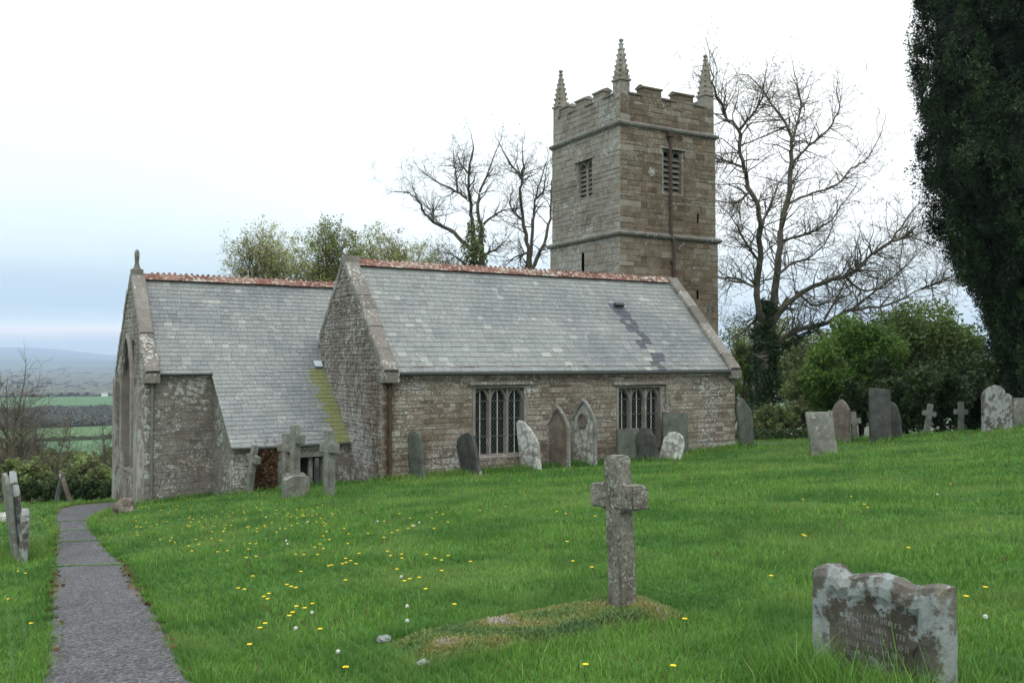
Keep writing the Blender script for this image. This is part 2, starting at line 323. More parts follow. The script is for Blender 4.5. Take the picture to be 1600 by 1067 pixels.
def ground_mat():
    m, nt, p = mat('ground_cover'); A = N(nt, 'ShaderNodeAttribute', attribute_name='field').outputs['Color']; co = objco(nt)
    n = noise(nt, co, 5, 6, .7); g = ramp(nt, n, [(.3, (.018, .05, .010)), (.55, (.04, .105, .016)), (.8, (.07, .15, .03))])
    mk = N(nt, 'ShaderNodeAttribute', attribute_name='field').outputs['Alpha']
    fn = noise(nt, co, .02, 6, .7); k = math_(nt, 'MULTIPLY_ADD', fn, .9, .55)
    fc = mixc(nt, 1., A, N(nt, 'ShaderNodeCombineColor', {0: k, 1: k, 2: k}).outputs[0], 'MULTIPLY')
    nt.links.new(mixc(nt, mk, g, fc), p.inputs['Base Color']); bump(nt, p, n, .5, .03); return m
M['ground'] = ground_mat()
def path_mat():
    m, nt, p = mat('tarmac_path'); co = objco(nt); v = N(nt, 'ShaderNodeTexVoronoi', {'Vector': co, 'Scale': 62.}).outputs['Color']
    s = N(nt, 'ShaderNodeSeparateColor', {0: v}).outputs[0]; c = ramp(nt, s, [(0, (.03, .029, .03)), (.45, (.072, .07, .074)), (.8, (.105, .102, .107)), (1, (.16, .157, .155))])
    b = noise(nt, co, 1.1, 7, .72); k = math_(nt, 'MULTIPLY_ADD', b, 1.3, .3); c = mixc(nt, 1., c, N(nt, 'ShaderNodeCombineColor', {0: k, 1: k, 2: k}).outputs[0], 'MULTIPLY')
    A = attr(nt); e = math_(nt, 'ADD', A[0], math_(nt, 'MULTIPLY', math_(nt, 'SUBTRACT', noise(nt, co, 5, 6, .7), .5), 1.3))
    c = mixc(nt, math_(nt, 'MULTIPLY', step(nt, e, .62, .8), .85), c, mixc(nt, noise(nt, co, 22, 3), (.07, .04, .022), (.16, .12, .06)))
    nt.links.new(c, p.inputs['Base Color']); bump(nt, p, s, .5, .008); return m
M['path'] = path_mat()
M['yellow'], _nt, _p = mat('yellow_petals'); _p.inputs['Base Color'].default_value = (.80, .58, .03, 1)
M['white'], _nt, _p = mat('white_petals'); _p.inputs['Base Color'].default_value = (.45, .47, .42, 1)
M['stem'], _nt, _p = mat('pale_flower_stem'); _p.inputs['Base Color'].default_value = (.16, .24, .07, 1)
M['wood_far'] = leaf_mat('distant_bare_wood', [(0, (.085, .09, .08)), (.5, (.095, .10, .085)), (1, (.10, .115, .085))], 0)
M['whitewash'] = flat_mat('white_render', (.6, .6, .57), (.75, .75, .72), 1)

# ------------------------------------------------------------------ terrain sheet (one sheet to the horizon)
def terrain():
    rr = [0.]; r = .5
    while r < 17400: rr.append(r); r *= 1.021
    rr.append(17400.); rr = np.array(rr)
    az = np.unique(np.r_[np.arange(-42, 42.01, .35), np.arange(42, 318.1, 4)]); az = np.radians(az[:-1] if az[-1] >= 318 else az) + YAW
    Rr, Az = np.meshgrid(rr[1:], az, indexing='ij'); X = Rr * np.sin(Az); Y = Rr * np.cos(Az); Z = height(X, Y)
    nr, na = X.shape; V = np.c_[X.ravel(), Y.ravel(), Z.ravel()]; V = np.r_[V, [[0, 0, H(0, 0)]]]
    F = [(i * na + j, i * na + (j + 1) % na, (i + 1) * na + (j + 1) % na, (i + 1) * na + j) for i in range(nr - 1) for j in range(na)]
    F += [(nr * na, (j + 1) % na, j) for j in range(na)]
    me = bpy.data.meshes.new('ground'); me.from_pydata(V.tolist(), [], F); me.materials.append(M['ground'])
    me.polygons.foreach_set('use_smooth', [True] * len(F))
    # field colours at their place in the valley
    d = np.hypot(V[:, 0], V[:, 1]); a = (np.degrees(np.arctan2(V[:, 0], V[:, 1])) - math.degrees(YAW)); lat = np.radians(a) * d
    cg = np.array([.07, .13, .045]); cg2 = np.array([.06, .125, .05]); cb = np.array([.065, .075, .05]); cd_ = np.array([.05, .06, .045]); ch_ = np.array([.022, .035, .02])
    c = np.tile(cb, (len(V), 1)); 
    def band(lo, hi, cc, hi_a=90, lo_a=-90):
        m_ = (d > lo) & (d < hi) & (a < hi_a) & (a > lo_a); c[m_] = cc
    band(160, 232, cb); band(235, 364, cg2 * 1.05); band(364, 372, ch_); band(372, 452, cg); band(452, 468, ch_); band(468, 760, cd_); band(700, 1010, cg2); band(1010, 1040, ch_)
    far = d > 1040
    cell = (np.floor(lat / (260 + d * .06) + np.sin(d / 700)) * 7.13 + np.floor(np.log(np.maximum(d, 1)) * 9 + np.sin(lat / (d * .2 + 1)) * .6) * 3.71)
    rnd = np.modf(np.abs(np.sin(cell * 12.9898)) * 43758.5)[0]
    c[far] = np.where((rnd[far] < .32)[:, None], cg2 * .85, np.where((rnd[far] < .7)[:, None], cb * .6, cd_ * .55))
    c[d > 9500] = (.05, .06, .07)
    rgba_ = np.c_[c, np.clip((d - 45) / 40, 0, 1)].astype(np.float32)
    t = me.attributes.new('field', 'FLOAT_COLOR', 'POINT'); t.data.foreach_set('color', rgba_.ravel())
    o = bpy.data.objects.new('ground', me); col.objects.link(o); tag(o, 'grassy churchyard ground falling to a wide valley of fields', kind='structure')
terrain()

# path
PL = [(30, 1230), (60, 1067), (70, 1000), (75, 920), (79, 887), (86, 838), (82, 820), (80, 808), (85, 797), (112, 790), (150, 787), (178, 785)]
PR = [(420, 1230), (305, 1067), (270, 1000), (222, 920), (203, 887), (152, 838), (142, 820), (147, 811), (165, 803), (178, 799), (186, 797), (192, 795)]
def resample(P, n):
    P = np.array(P); s = np.r_[0, np.cumsum(np.linalg.norm(np.diff(P, axis=0), axis=1))]; t = np.linspace(0, s[-1], n)
    return np.c_[[np.interp(t, s, P[:, k]) for k in range(P.shape[1])]].T
pl = np.array([ground(*p)[:2] for p in PL]); pr = np.array([ground(*p)[:2] for p in PR])
pl = np.r_[[pl[0] + (pl[0] - pl[1]) * 1.5], pl]; pr = np.r_[[pr[0] + (pr[0] - pr[1]) * 1.5], pr]
npth = 140
idx = np.linspace(0, len(pl) - 1, npth)
PLs = np.c_[np.interp(idx, range(len(pl)), pl[:, 0]), np.interp(idx, range(len(pl)), pl[:, 1])]
PRs = np.c_[np.interp(idx, range(len(pr)), pr[:, 0]), np.interp(idx, range(len(pr)), pr[:, 1])]
b = MB(); nc = 14; vs = []
for i in range(npth):
    jl, jr = mn.noise(Vector((PLs[i][0] * 4, PLs[i][1] * 4, 0))) * .10 + random.uniform(-.02, .02), mn.noise(Vector((PRs[i][0] * 4, PRs[i][1] * 4, 5))) * .10 + random.uniform(-.02, .02)
    for j in range(nc + 1):
        t = j / nc; q = PLs[i] * (1 - t) + PRs[i] * t
        if j == 0: q = q + (PLs[i] - PRs[i]) * jl
        if j == nc: q = q - (PLs[i] - PRs[i]) * jr
        vs.append((q[0], q[1], H(*q) + (.022 if 0 < j < nc else -.02) + .012 * math.sin(t * math.pi)))
pf = []; pc = []
for i in range(npth - 1):
    for j in range(nc):
        pf.append((i * (nc + 1) + j, i * (nc + 1) + j + 1, (i + 1) * (nc + 1) + j + 1, (i + 1) * (nc + 1) + j))
        e = abs((j + .5) / nc - .5) * 2; pc.append((min(1, .12 + e ** 4 * .7 + .45 * math.exp(-(((PLs[i][0] ** 2 + PLs[i][1] ** 2) ** .5 - 10.7) / .9) ** 2) * e), 0, .5))
b.v = vs; b.f = pf; b.c = pc; b.m = [0] * len(pf)
tag(b.build('path', M['path']), 'grey tarmac path curving down to the chancel corner', kind='structure')
POLY = np.r_[PLs, PRs[::-1]]
def inside(poly, x, y):
    r = np.zeros(len(x), bool); j = len(poly) - 1
    for i in range(len(poly)):
        xi, yi = poly[i]; xj, yj = poly[j]
        c = ((yi > y) != (yj > y)) & (x < (xj - xi) * (y - yi) / (yj - yi + 1e-12) + xi); r ^= c; j = i
    return r
# mossy drain strips across the path
for k, py in enumerate((889, 850, 833, 818)):
    b = MB(); l = ground({889: 79, 850: 84, 833: 85, 818: 82}[py], py); r = ground({889: 205, 850: 163, 833: 148, 818: 141}[py], py - 3)
    ns = 44
    for i in range(ns):
        a_, c_ = l + (r - l) * i / ns, l + (r - l) * (i + 1) / ns; o_ = np.array([0, .02 + .035 * random.random(), 0]); a_ = a_ + np.array([0, random.uniform(-.02, .02), 0]); c_ = c_ + np.array([0, random.uniform(-.02, .02), 0])
        for q in (a_, c_): q[2] = H(q[0], q[1]) + .028
        b.box(a_, c_ - a_, o_, (0, 0, .012 + .008 * random.random()), (random.random() * .4, 0, .5))
    tag(b.build('drain_strip', M['moss'], loc=l), 'mossy drain line across the path, ' + ('nearest the camera of the four', 'second from the camera of the four', 'third from the camera of the four', 'farthest down the path of the four')[k], 'drain strip', 'drain strips across the path')

# ------------------------------------------------------------------ masonry
def clip(poly, region):                 # Sutherland-Hodgman, region counter-clockwise convex
    out = poly; n = len(region)
    for i in range(n):
        a, b_ = region[i], region[(i + 1) % n]; inp = out; out = []
        if not inp: return []
        def side(p): return (b_[0] - a[0]) * (p[1] - a[1]) - (b_[1] - a[1]) * (p[0] - a[0])
        for k in range(len(inp)):
            p, q = inp[k - 1], inp[k]; sp, sq = side(p), side(q)
            if (sp < 0) != (sq < 0):
                t = sp / (sp - sq); out.append((p[0] + (q[0] - p[0]) * t, p[1] + (q[1] - p[1]) * t))
            if sq >= 0: out.append(q)
    return out
def masonry(mb, org, du, nrm, region, holes=(), course=(.055, .15), lw=(.12, .48), proud=(.004, .022), gap=.006, jit=.012, tonefn=None, quoin=0):
    org, du, nrm = map(lambda a: np.asarray(a, float), (org, du, nrm)); Zv = np.array([0, 0, 1.])
    P = lambda s, z, o: org + du * s + Zv * z + nrm * o
    ss = [p[0] for p in region]; zs = [p[1] for p in region]; s0, s1, z0, z1 = min(ss), max(ss), min(zs), max(zs)
    sc = sorted({s0, s1, *[h[i] for h in holes for i in (0, 1)]}); zc = sorted({z0, z1, *[h[i] for h in holes for i in (2, 3)]})
    for i in range(len(sc) - 1):
        for j in range(len(zc) - 1):
            ms, mz = (sc[i] + sc[i + 1]) / 2, (zc[j] + zc[j + 1]) / 2
            if any(h[0] < ms < h[1] and h[2] < mz < h[3] for h in holes): continue
            pg = clip([(sc[i], zc[j]), (sc[i + 1], zc[j]), (sc[i + 1], zc[j + 1]), (sc[i], zc[j + 1])], region)
            if len(pg) > 2: mb.add([P(a, z, 0) for a, z in pg], [tuple(range(len(pg)))], (.4, 0, .5), 1)
    for j in range(len(zc) - 1):
        z = zc[j]; span = zc[j + 1] - zc[j]
        hs = []; 
        while sum(hs) < span: hs.append(random.uniform(*course))
        k = span / sum(hs); row = 0
        for h in hs:
            h *= k; row += 1
            ints = [(s0, s1)]
            for hl in holes:
                if hl[2] < z + h / 2 < hl[3]:
                    ni = []
                    for a, c in ints:
                        if hl[1] <= a or hl[0] >= c: ni.append((a, c))
                        else:
                            if hl[0] > a: ni.append((a, hl[0]))
                            if hl[1] < c: ni.append((hl[1], c))
                    ints = ni
            for a, c in ints:
                s = a; first = True
                while s < c - 1e-4:
                    L = random.uniform(*lw) * (1 if h > .1 else .8)
                    if quoin and first: L = quoin * (1.3 if row % 2 else .7)
                    if c - s - L < lw[0] * .8: L = c - s
                    q = quoin and (first or s + L > c - .01) and (a == s0 or c == s1)
                    first = False
                    g = gap; J = lambda: random.uniform(-jit, jit)
                    e = min(s + L, c)
                    pg = [(s + g + J(), z + g + J()), (e - g + J(), z + g + J()), (e - g + J(), z + h - g + J()), (s + g + J(), z + h - g + J())]
                    if s <= s0 + .001: pg[0] = (s, pg[0][1]); pg[3] = (s, pg[3][1])
                    if e >= s1 - .001: pg[1] = (e, pg[1][1]); pg[2] = (e, pg[2][1])
                    pg = clip(pg, region)
                    if len(pg) > 2:
                        cx = sum(p[0] for p in pg) / len(pg); cz = sum(p[1] for p in pg) / len(pg)
                        pr_ = random.uniform(*proud); ins = min(.012, h * .12)
                        def inn(p):
                            dx, dz = cx - p[0], cz - p[1]; l = math.hypot(dx, dz) + 1e-6; return (p[0] + dx / l * ins, p[1] + dz / l * ins)
                        n = len(pg); vs = [P(a_, b_, 0) for a_, b_ in pg] + [P(*inn(p), pr_) for p in pg]
                        t = random.gauss(.5, .19); t = tonefn(cx, cz, t) if tonefn else t
                        if q: t += .12
                        mb.add(vs, [tuple(range(n, 2 * n))] + [(i, (i + 1) % n, n + (i + 1) % n, n + i) for i in range(n)], (max(0, min(1, t)), 0, random.random()), 0)
                    s = e
            z += h

def slates(mb, org, along, up, nrm, region, gauge=.165, width=(.2, .34), mossfn=None, stainfn=None, under=True, lift=.012):
    org, along, up, nrm = map(lambda a: np.asarray(a, float), (org, along, up, nrm))
    P = lambda s, t, o: org + along * s + up * t + nrm * o
    ss = [p[0] for p in region]; ts = [p[1] for p in region]; s0, s1, t0, t1 = min(ss), max(ss), min(ts), max(ts)
    mb.add([P(a, t, -.01) for a, t in region], [tuple(range(len(region)))], (.15, 0, .5), 0)
    nr = max(1, round((t1 - t0) / gauge)); g = (t1 - t0) / nr
    for r in range(nr):
        t = t0 + r * g; s = s0 - random.random() * .25; tone_r = random.gauss(0, .035); gauge_w = 1.15 - .35 * r / nr
        while s < s1:
            wv = random.uniform(*width) * gauge_w; j = random.uniform(-.006, .004) if random.random() > .04 else random.uniform(-.03, .01)
            pg = clip([(s + .003, t + j), (s + wv - .003, t + j), (s + wv - .003, t + g + .004), (s + .003, t + g + .004)], region)
            if len(pg) > 2:
                cx, ct = s + wv / 2, t + g / 2
                tone = min(1, max(0, random.gauss(.5, .10) + tone_r + (random.random() < .05) * .3)); ms = mossfn(cx, ct) if mossfn else 0
                mi = 1 if (stainfn and stainfn(cx, ct)) else 0
                l0 = lift + random.uniform(-.003, .004)
                n = len(pg); top = [P(a, b_, l0 if b_ < t + g * .5 else .002) for a, b_ in pg]; bot = [P(a, b_, -.009) for a, b_ in pg]
                mb.add(top + bot, [tuple(range(n))] + [(i, n + i, n + (i + 1) % n, (i + 1) % n) for i in range(n)], (tone, ms, random.random()), mi)
            s += wv
def pts2(f, cx=None): return f
Zv = np.array([0, 0, 1.])

church = thing('church', 'old stone parish church with slate roofs, red ridge tiles and a pinnacled tower', 'church', (AX, AY, H(AX, AY)))

# ---- windows
def square_window(org, du, nrm, w_, h_, nl, label=None, depth=.17, name='window'):
    """three-light window in a rectangular opening; org = lower left corner of the opening on the wall face"""
    org, du, nrm = map(lambda a: np.asarray(a, float), (org, du, nrm))
    P = lambda s, z, o: org + du * s + Zv * z + nrm * o
    fr = MB()
    def bx(mb, s0, s1, z0, z1, o0, o1): mb.box(P(s0, z0, o0), du * (s1 - s0), Zv * (z1 - z0), nrm * (o1 - o0))
    jw = .075
    bx(fr, 0, jw, 0, h_, -.24, .012); bx(fr, w_ - jw, w_, 0, h_, -.24, .012)
    bx(fr, jw, w_ - jw, h_ - .05, h_, -.24, .010)
    win = fr.build(name, M['trim'], church, label=label)
    lwid = (w_ - 2 * jw - (nl - 1) * .085) / nl; hd = lwid * .78
    # mullions
    for i in range(1, nl):
        x = jw + i * (lwid + .085) - .085; mb = MB()
        a = [P(x, 0, -.16), P(x + .02, 0, -.055), P(x + .065, 0, -.055), P(x + .085, 0, -.16), P(x + .085, 0, -.2), P(x, 0, -.2)]
        t = [p + Zv * (h_ - .05) for p in a]; mb.add(a + t, [(k, (k + 1) % 6, 6 + (k + 1) % 6, 6 + k) for k in range(6)])
        mb.build('mullion', M['trim'], win)
    # cusped heads
    tr = MB(); n = 20
    for i in range(nl):
        x0 = jw + i * (lwid + .085); zs_ = h_ - .05 - hd; lo = []; oc = []
        for k in range(n + 1):
            u = -1 + 2 * k / n; z = zs_ + hd * .86 * (max(0, 1 - abs(u) ** 2.2)) ** .62
            cusp = .17 * hd * math.exp(-((abs(u) - .62) / .13) ** 2); lo.append((x0 + (u + 1) / 2 * lwid, z - cusp)); oc.append((x0 + (u + 1) / 2 * lwid, z))
        for k in range(n):
            (xa, za), (xb, zb) = lo[k], lo[k + 1]; zt = h_ - .05
            vs = [P(xa, za, -.13), P(xb, zb, -.13), P(xb, zt, -.13), P(xa, zt, -.13), P(xa, za, -.19), P(xb, zb, -.19)]
            tr.add(vs, [(0, 1, 2, 3), (0, 4, 5, 1)])
        tr.tube([P(a - 0, z + .015, -.10) for a, z in [(x0 + lwid * .5 + (a - x0 - lwid * .5) * 1.08, z) for a, z in oc]], .028, 5)
    tr.build('tracery', M['trim'], win)
    g = MB(); bx(g, jw, w_ - jw, 0, h_ - .05, -.235, -.225); g.build('glass', M['glass'], win)
    wr = MB(); sp = .085
    for i in range(nl):
        x0 = jw + i * (lwid + .085); x1 = x0 + lwid; k = -int(h_ / sp) - 2
        while k * sp < (x1 - x0) + h_:
            for sg in (1, -1):
                # line s = x0 + k*sp + sg*z*.6
                p = []
                for z in np.linspace(0, h_ - .1, 40):
                    s = (x0 + k * sp + z * .62) if sg > 0 else (x1 - k * sp - z * .62)
                    if x0 <= s <= x1: p.append((s, z))
                if len(p) > 1: 
                    a, c = P(p[0][0], p[0][1], -.205), P(p[-1][0], p[-1][1], -.205); wr.tube([a, c], .0042, 3, cap=False)
            k += 1
    wr.build('wire_guard', M['wire'], win)
    for z in (.27, .53, .79):
        ib = MB(); ib.box(P(jw, h_ * z * .98, -.13), du * (w_ - 2 * jw), Zv * .014, nrm * .012); ib.build('crossbar', M['wire'], win)
    for i in range(nl):
        x = jw + i * (lwid + .085) + lwid / 2; ib = MB(); ib.box(P(x - .011, 0, -.15), du * .022, Zv * (h_ - .05 - hd * .2), nrm * .015); ib.build('upright_bar', M['bar'], win)
    sl_ = MB(); sl_.add([P(-.02, -.07, .035), P(w_ + .02, -.07, .035), P(w_ + .02, -.03, .035), P(-.02, -.03, .035), P(w_ + .02, .02, -.24), P(-.02, .02, -.24), P(-.02, -.07, -.24), P(w_ + .02, -.07, -.24)],
        [(0, 1, 2, 3), (3, 2, 4, 5), (0, 3, 5, 6), (1, 7, 4, 2)]); sl_.build('sill', M['trim'], win)
    return win
def hood(win, org, du, nrm, w_, h_, drop_l, drop_r, over=.12):
    org, du, nrm = map(lambda a: np.asarray(a, float), (org, du, nrm)); mb = MB()
    P = lambda s, z, o: org + du * s + Zv * z + nrm * o
    n = 7; L = w_ + 2 * over
    for i in range(n):
        x = -over + L * i / n; o_ = .10 + random.uniform(-.008, .008)
        mb.add([P(x, h_ + .02, 0), P(x + L / n - .004, h_ + .02, 0), P(x + L / n - .004, h_ + .03, o_), P(x, h_ + .03, o_), P(x, h_ + .065, o_), P(x + L / n - .004, h_ + .065, o_), P(x + L / n - .004, h_ + .115, .02), P(x, h_ + .115, .02)],
               [(0, 1, 2, 3), (3, 2, 5, 4), (4, 5, 6, 7), (0, 3, 4, 7), (1, 6, 5, 2)], (.5, 0, .5))
    for x, dr in ((-over, drop_l), (w_ + over - .055, drop_r)):
        if dr: mb.box(P(x, h_ - dr, 0), du * .055, Zv * (dr + .022), nrm * .075); mb.box(P(x - .03, h_ - dr - .05, 0), du * .1, Zv * .052, nrm * .085)
    mb.build('hood_mould', M['coping'], win)

# ---- north aisle
AB = -3.6
def wallpt(px, py): p = on_y(px, py, AY); return p[0] - AX, p[2]
w1a, w1b = wallpt(738, 713), wallpt(823, 602); w2a, w2b = wallpt(963, 690), wallpt(1035, 602)
hole1 = (w1a[0], w1b[0], w1a[1], w1b[1]); w2bot = w1a[1] + .02; hole2 = (w2a[0], w2b[0], w2bot, w2b[1])
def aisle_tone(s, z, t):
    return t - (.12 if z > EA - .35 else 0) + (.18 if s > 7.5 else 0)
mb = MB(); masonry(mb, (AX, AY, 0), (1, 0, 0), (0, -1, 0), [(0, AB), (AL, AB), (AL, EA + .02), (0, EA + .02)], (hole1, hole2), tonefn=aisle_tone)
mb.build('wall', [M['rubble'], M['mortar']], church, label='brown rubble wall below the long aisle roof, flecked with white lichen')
for hl, dl, dr in ((hole1, 0, .0), (hole2, .5, .52)):
    org = (AX + hl[0], AY, hl[2]); wn = square_window(org, (1, 0, 0), (0, -1, 0), hl[1] - hl[0], hl[3] - hl[2], 3)
    hood(wn, org, (1, 0, 0), (0, -1, 0), hl[1] - hl[0], hl[3] - hl[2], dl * 0, dr)
# gables (east at AX, west at AX+AL)
ZE = EA - .02
greg = [(0, AB), (2 * AW, AB), (2 * AW, ZE), (AW, RA - .02), (0, ZE)]
mb = MB(); masonry(mb, (AX, AY, 0), (0, 1, 0), (-1, 0, 0), [(a, b_) for a, b_ in greg], course=(.05, .12), lw=(.08, .28), proud=(.006, .035))
mb.build('wall', [M['gable'], M['mortar']], church, label='roughly coursed gable wall between the two roofs, thick with pale lichen')
mb = MB(); masonry(mb, (AX + AL, AY + 2 * AW, 0), (0, -1, 0), (1, 0, 0), greg, course=(.1, .2))
mb.add([(AX, AY + 2 * AW, AB), (AX + AL, AY + 2 * AW, AB), (AX + AL, AY + 2 * AW, ZE), (AX, AY + 2 * AW, ZE)], [(0, 1, 2, 3)], m=1)
mb.build('wall', [M['rubble'], M['mortar']], church, label='gable wall at the tower end of the aisle')
# aisle roof
sl_len = math.hypot(AW, RA - EA); upn = np.array([0, AW, RA - EA]) / sl_len; nr_ = np.array([0, -(RA - EA), AW]) / sl_len
ov = .16
def streak(s, t):                        # dark stain below the stub on the roof
    tt = sl_len - t; c = 8.62 - .13 * tt
    p = on_plane(965, 478, np.array([AX, AY, EA]), nr_); 
    ds = s - (p[0] - AX) + .2; dt = (np.array(p) - np.array([AX, AY, EA])) @ upn - t
    return dt > 0 and -.02 + .02 * dt < ds - .06 * dt < .30 + .10 * dt and random.random() < .96 - .1 * dt
mb = MB(); slates(mb, (AX + .3, AY, EA), (1, 0, 0), upn, nr_, [(0, -ov), (AL - .6, -ov), (AL - .6, sl_len), (0, sl_len)], gauge=.165, width=(.16, .27), stainfn=lambda s, t: streak(s + .3, t))
roofA = mb.build('roof', [M['slate'], M['stain']], church, label='long grey slate roof of the aisle with a dark streak near the tower')
nb = np.array([0, RA - EA, AW]) / sl_len
mb = MB(); slates(mb, (AX + .3, AY + 2 * AW, EA), (1, 0, 0), np.array([0, -AW, RA - EA]) / sl_len, nb, [(0, -.1), (AL - .6, -.1), (AL - .6, sl_len), (0, sl_len)], gauge=.3, width=(.35, .5))
mb.build('roof', M['slate'], church, label='rear slope of the aisle roof')
def ridge(p0, p1, parent, step_=.43, r=.10, crest=True):
    p0, p1 = map(np.asarray, (p0, p1)); L = np.linalg.norm(p1 - p0); a = (p1 - p0) / L; sd_ = np.cross(a, Zv); mb = MB(); n = round(L / step_)
    for i in range(n):
        q = p0 + a * L * i / n; l = L / n - .006; t = random.random(); dz = random.uniform(-.008, .008)
        w0, hh = .155, .125
        prof = [(-w0, -.075), (-w0 * .5, .035), (-.035, .085), (.035, .085), (w0 * .5, .035), (w0, -.075)]
        vs = [q + sd_ * x + Zv * (z + dz) for x, z in prof] + [q + a * l + sd_ * x + Zv * (z + dz) for x, z in prof]
        mb.add(vs, [(k, k + 1, 7 + k, 6 + k) for k in range(5)] + [(5, 4, 3, 2, 1, 0), (6, 7, 8, 9, 10, 11)], (t, 0, t))
        if crest:
            for k in range(3):
                c = q + a * (l * (k + .5) / 3) + Zv * (.085 + dz); 
                hz = .05 + random.uniform(-.012, .008)
                if random.random() < .04: continue
                mb.add([c - a * .045 - sd_ * .018, c + a * .045 - sd_ * .018, c + a * .045 + sd_ * .018, c - a * .045 + sd_ * .018, c - a * .02 - sd_ * .012 + Zv * hz, c + a * .02 - sd_ * .012 + Zv * hz, c + a * .02 + sd_ * .012 + Zv * hz, c - a * .02 + sd_ * .012 + Zv * hz],
                       [(4, 5, 6, 7), (0, 1, 5, 4), (1, 2, 6, 5), (2, 3, 7, 6), (3, 0, 4, 7)], (t, 0, t))
    return mb.build('ridge_tiles', M['terracotta'], parent)
ridge((AX + .34, AY + AW, RA + .03), (AX + AL - .34, AY + AW, RA + .03), roofA)
def coping(foot, apex, width_dir, w_, parent, n=6, th=.13, over=.06, kneeler=True):
    foot, apex, wd = map(lambda a: np.asarray(a, float), (foot, apex, width_dir)); d = apex - foot; L = np.linalg.norm(d); d /= L; nn = np.cross(wd, d); nn = nn if nn[2] > 0 else -nn; mb = MB()
    cuts = np.sort(np.r_[0, 1, (np.arange(1, n) + rng.uniform(-.25, .25, n - 1)) / n])
    for i in range(n):
        a, b_ = cuts[i] * L, cuts[i + 1] * L - .012; j = random.uniform(-.012, .014); o = foot + d * a + nn * (-.04 + j * .3) - wd * .03 + wd * random.uniform(-.012, .012)
        ww = w_ + .05 + random.uniform(-.01, .01); e = (b_ - a); t = th + .04 + j
        vs = [o, o + wd * ww, o + wd * ww + d * e, o + d * e]; tp = [o + nn * (t - .03), o + wd * .03 + nn * t, o + wd * (ww - .03) + nn * t, o + wd * ww + nn * (t - .03)]
        tp2 = [p + d * e for p in tp]
        mb.add(vs + tp + tp2, [(0, 3, 2, 1), (4, 5, 9, 8), (5, 6, 10, 9), (6, 7, 11, 10), (0, 4, 8, 3), (1, 2, 11, 7), (0, 1, 7, 6, 5, 4), (3, 8, 9, 10, 11, 2)], (random.gauss(.55, .2), 0, random.random()))
    if kneeler:
        hd = np.array([d[0], d[1], 0]); hd /= np.linalg.norm(hd)
        mb.box(foot - wd * .035 - hd * .10 - Zv * .2, wd * (w_ + .06), hd * .36, Zv * .22, (.4, 0, .5))
    return mb.build('coping', M['coping'], parent)
coping((AX, AY - .14, EA - .14), (AX, AY + AW, RA + .04), (1, 0, 0), .30, roofA)
coping((AX, AY + 2 * AW, EA), (AX, AY + AW + .01, RA + .035), (1, 0, 0), .28, roofA, kneeler=False)
coping((AX + AL, AY - .14, EA - .14), (AX + AL, AY + AW, RA + .04), (-1, 0, 0), .30, roofA)
coping((AX + AL, AY + 2 * AW, EA), (AX + AL, AY + AW + .01, RA + .035), (-1, 0, 0), .28, roofA, kneeler=False)
mb = MB(); mb.box((AX - .03, AY + AW - .2, RA - .02), (.36, 0, 0), (0, .4, 0), (0, 0, .2)); mb.build('apex_stone', M['trim'], roofA)
p = on_plane(965, 478, np.array([AX, AY, EA]), nr_); mb = MB(); mb.box(p - np.array([.14, .05, .04]), (.3, 0, .0), upn * .1, nr_ * .10); mb.build('flashing_stub', M['iron'], roofA)
def gutter(p0, p1, r, parent):
    mb = MB(); p0, p1 = map(np.asarray, (p0, p1)); mb.tube([p0, (p0 * .66 + p1 * .34) - Zv * .008, p1], r, 8); k = int(np.linalg.norm(p1 - p0) / .9)
    return mb.build('gutter', M['iron'], parent)
gutter((AX + .15, AY - .16, EA - .15), (AX + AL - .1, AY - .16, EA - .17), .045, church)
def pipe(pts, r, m, lbl=None, n=8):
    mb = MB(); mb.tube(pts, r, n)
    for k in range(3):
        q = np.asarray(pts[-2]) * (1 - (k + .3) / 3) + np.asarray(pts[-1]) * ((k + .3) / 3); mb.tube([q - Zv * .03, q + Zv * .03], r * 1.35, n)
    return mb.build('downpipe', m, church, label=lbl)
zb = H(AX, AY)
pipe([(AX + .12, AY - .16, EA - .17), (AX + .12, AY - .15, EA - .3), (AX + .17, AY - .07, EA - .42), (AX + .17, AY - .07, zb - .05)], .034, M['rustpipe'], 'rusty brown downpipe at the corner of the aisle')

# ---- chancel (turned slightly) with its lean-to
CLEN = 6.0
mb = MB(); cb = -4.4
masonry(mb, ch(0, 0, 0), U2, -V2, [(0, cb), (S1 + .05, cb), (S1 + .05, EC), (0, EC)], course=(.05, .15), lw=(.1, .4), proud=(.001, .016), gap=.004)
mb.build('wall', [M['chancel'], M['mortar']], church, label='mottled grey-green wall of the chancel, half covered in pale lichen')
ew = (1.25, 2.85, -2.75, .55)
mb = MB(); masonry(mb, ch(0, 2 * CW, 0), -V2, -U2, [(0, cb), (2 * CW, cb), (2 * CW, EC), (CW, RC - .02), (0, EC)], [ew], course=(.08, .18), lw=(.12, .42))
mb.box(ch(-.14, 0.02, cb), U2 * .14, V2 * .62, Zv * 3.75, (.6, 0, .5)); mb.box(ch(-.12, 2 * CW - .5, cb), U2 * .12, V2 * .48, Zv * 3.9, (.6, 0, .5))
mb.build('wall', [M['gable'], M['mortar']], church, label='east gable wall of the chancel at the left end of the church')
eo = ch(0, 2 * CW, 0) - V2 * ew[0] + Zv * ew[2]
e_win = square_window(eo, -V2, -U2, ew[1] - ew[0], ew[3] - ew[2], 3, name='window', label='tall arched east window seen edge-on')
mb = MB(); arc = []
for k in range(17):
    u = -1 + 2 * k / 16; arc.append(eo - V2 * ((u + 1) / 2 * 1.6) + Zv * (2.2 + 1.15 * max(0, 1 - abs(u) ** 1.7) ** .7) - U2 * .05)
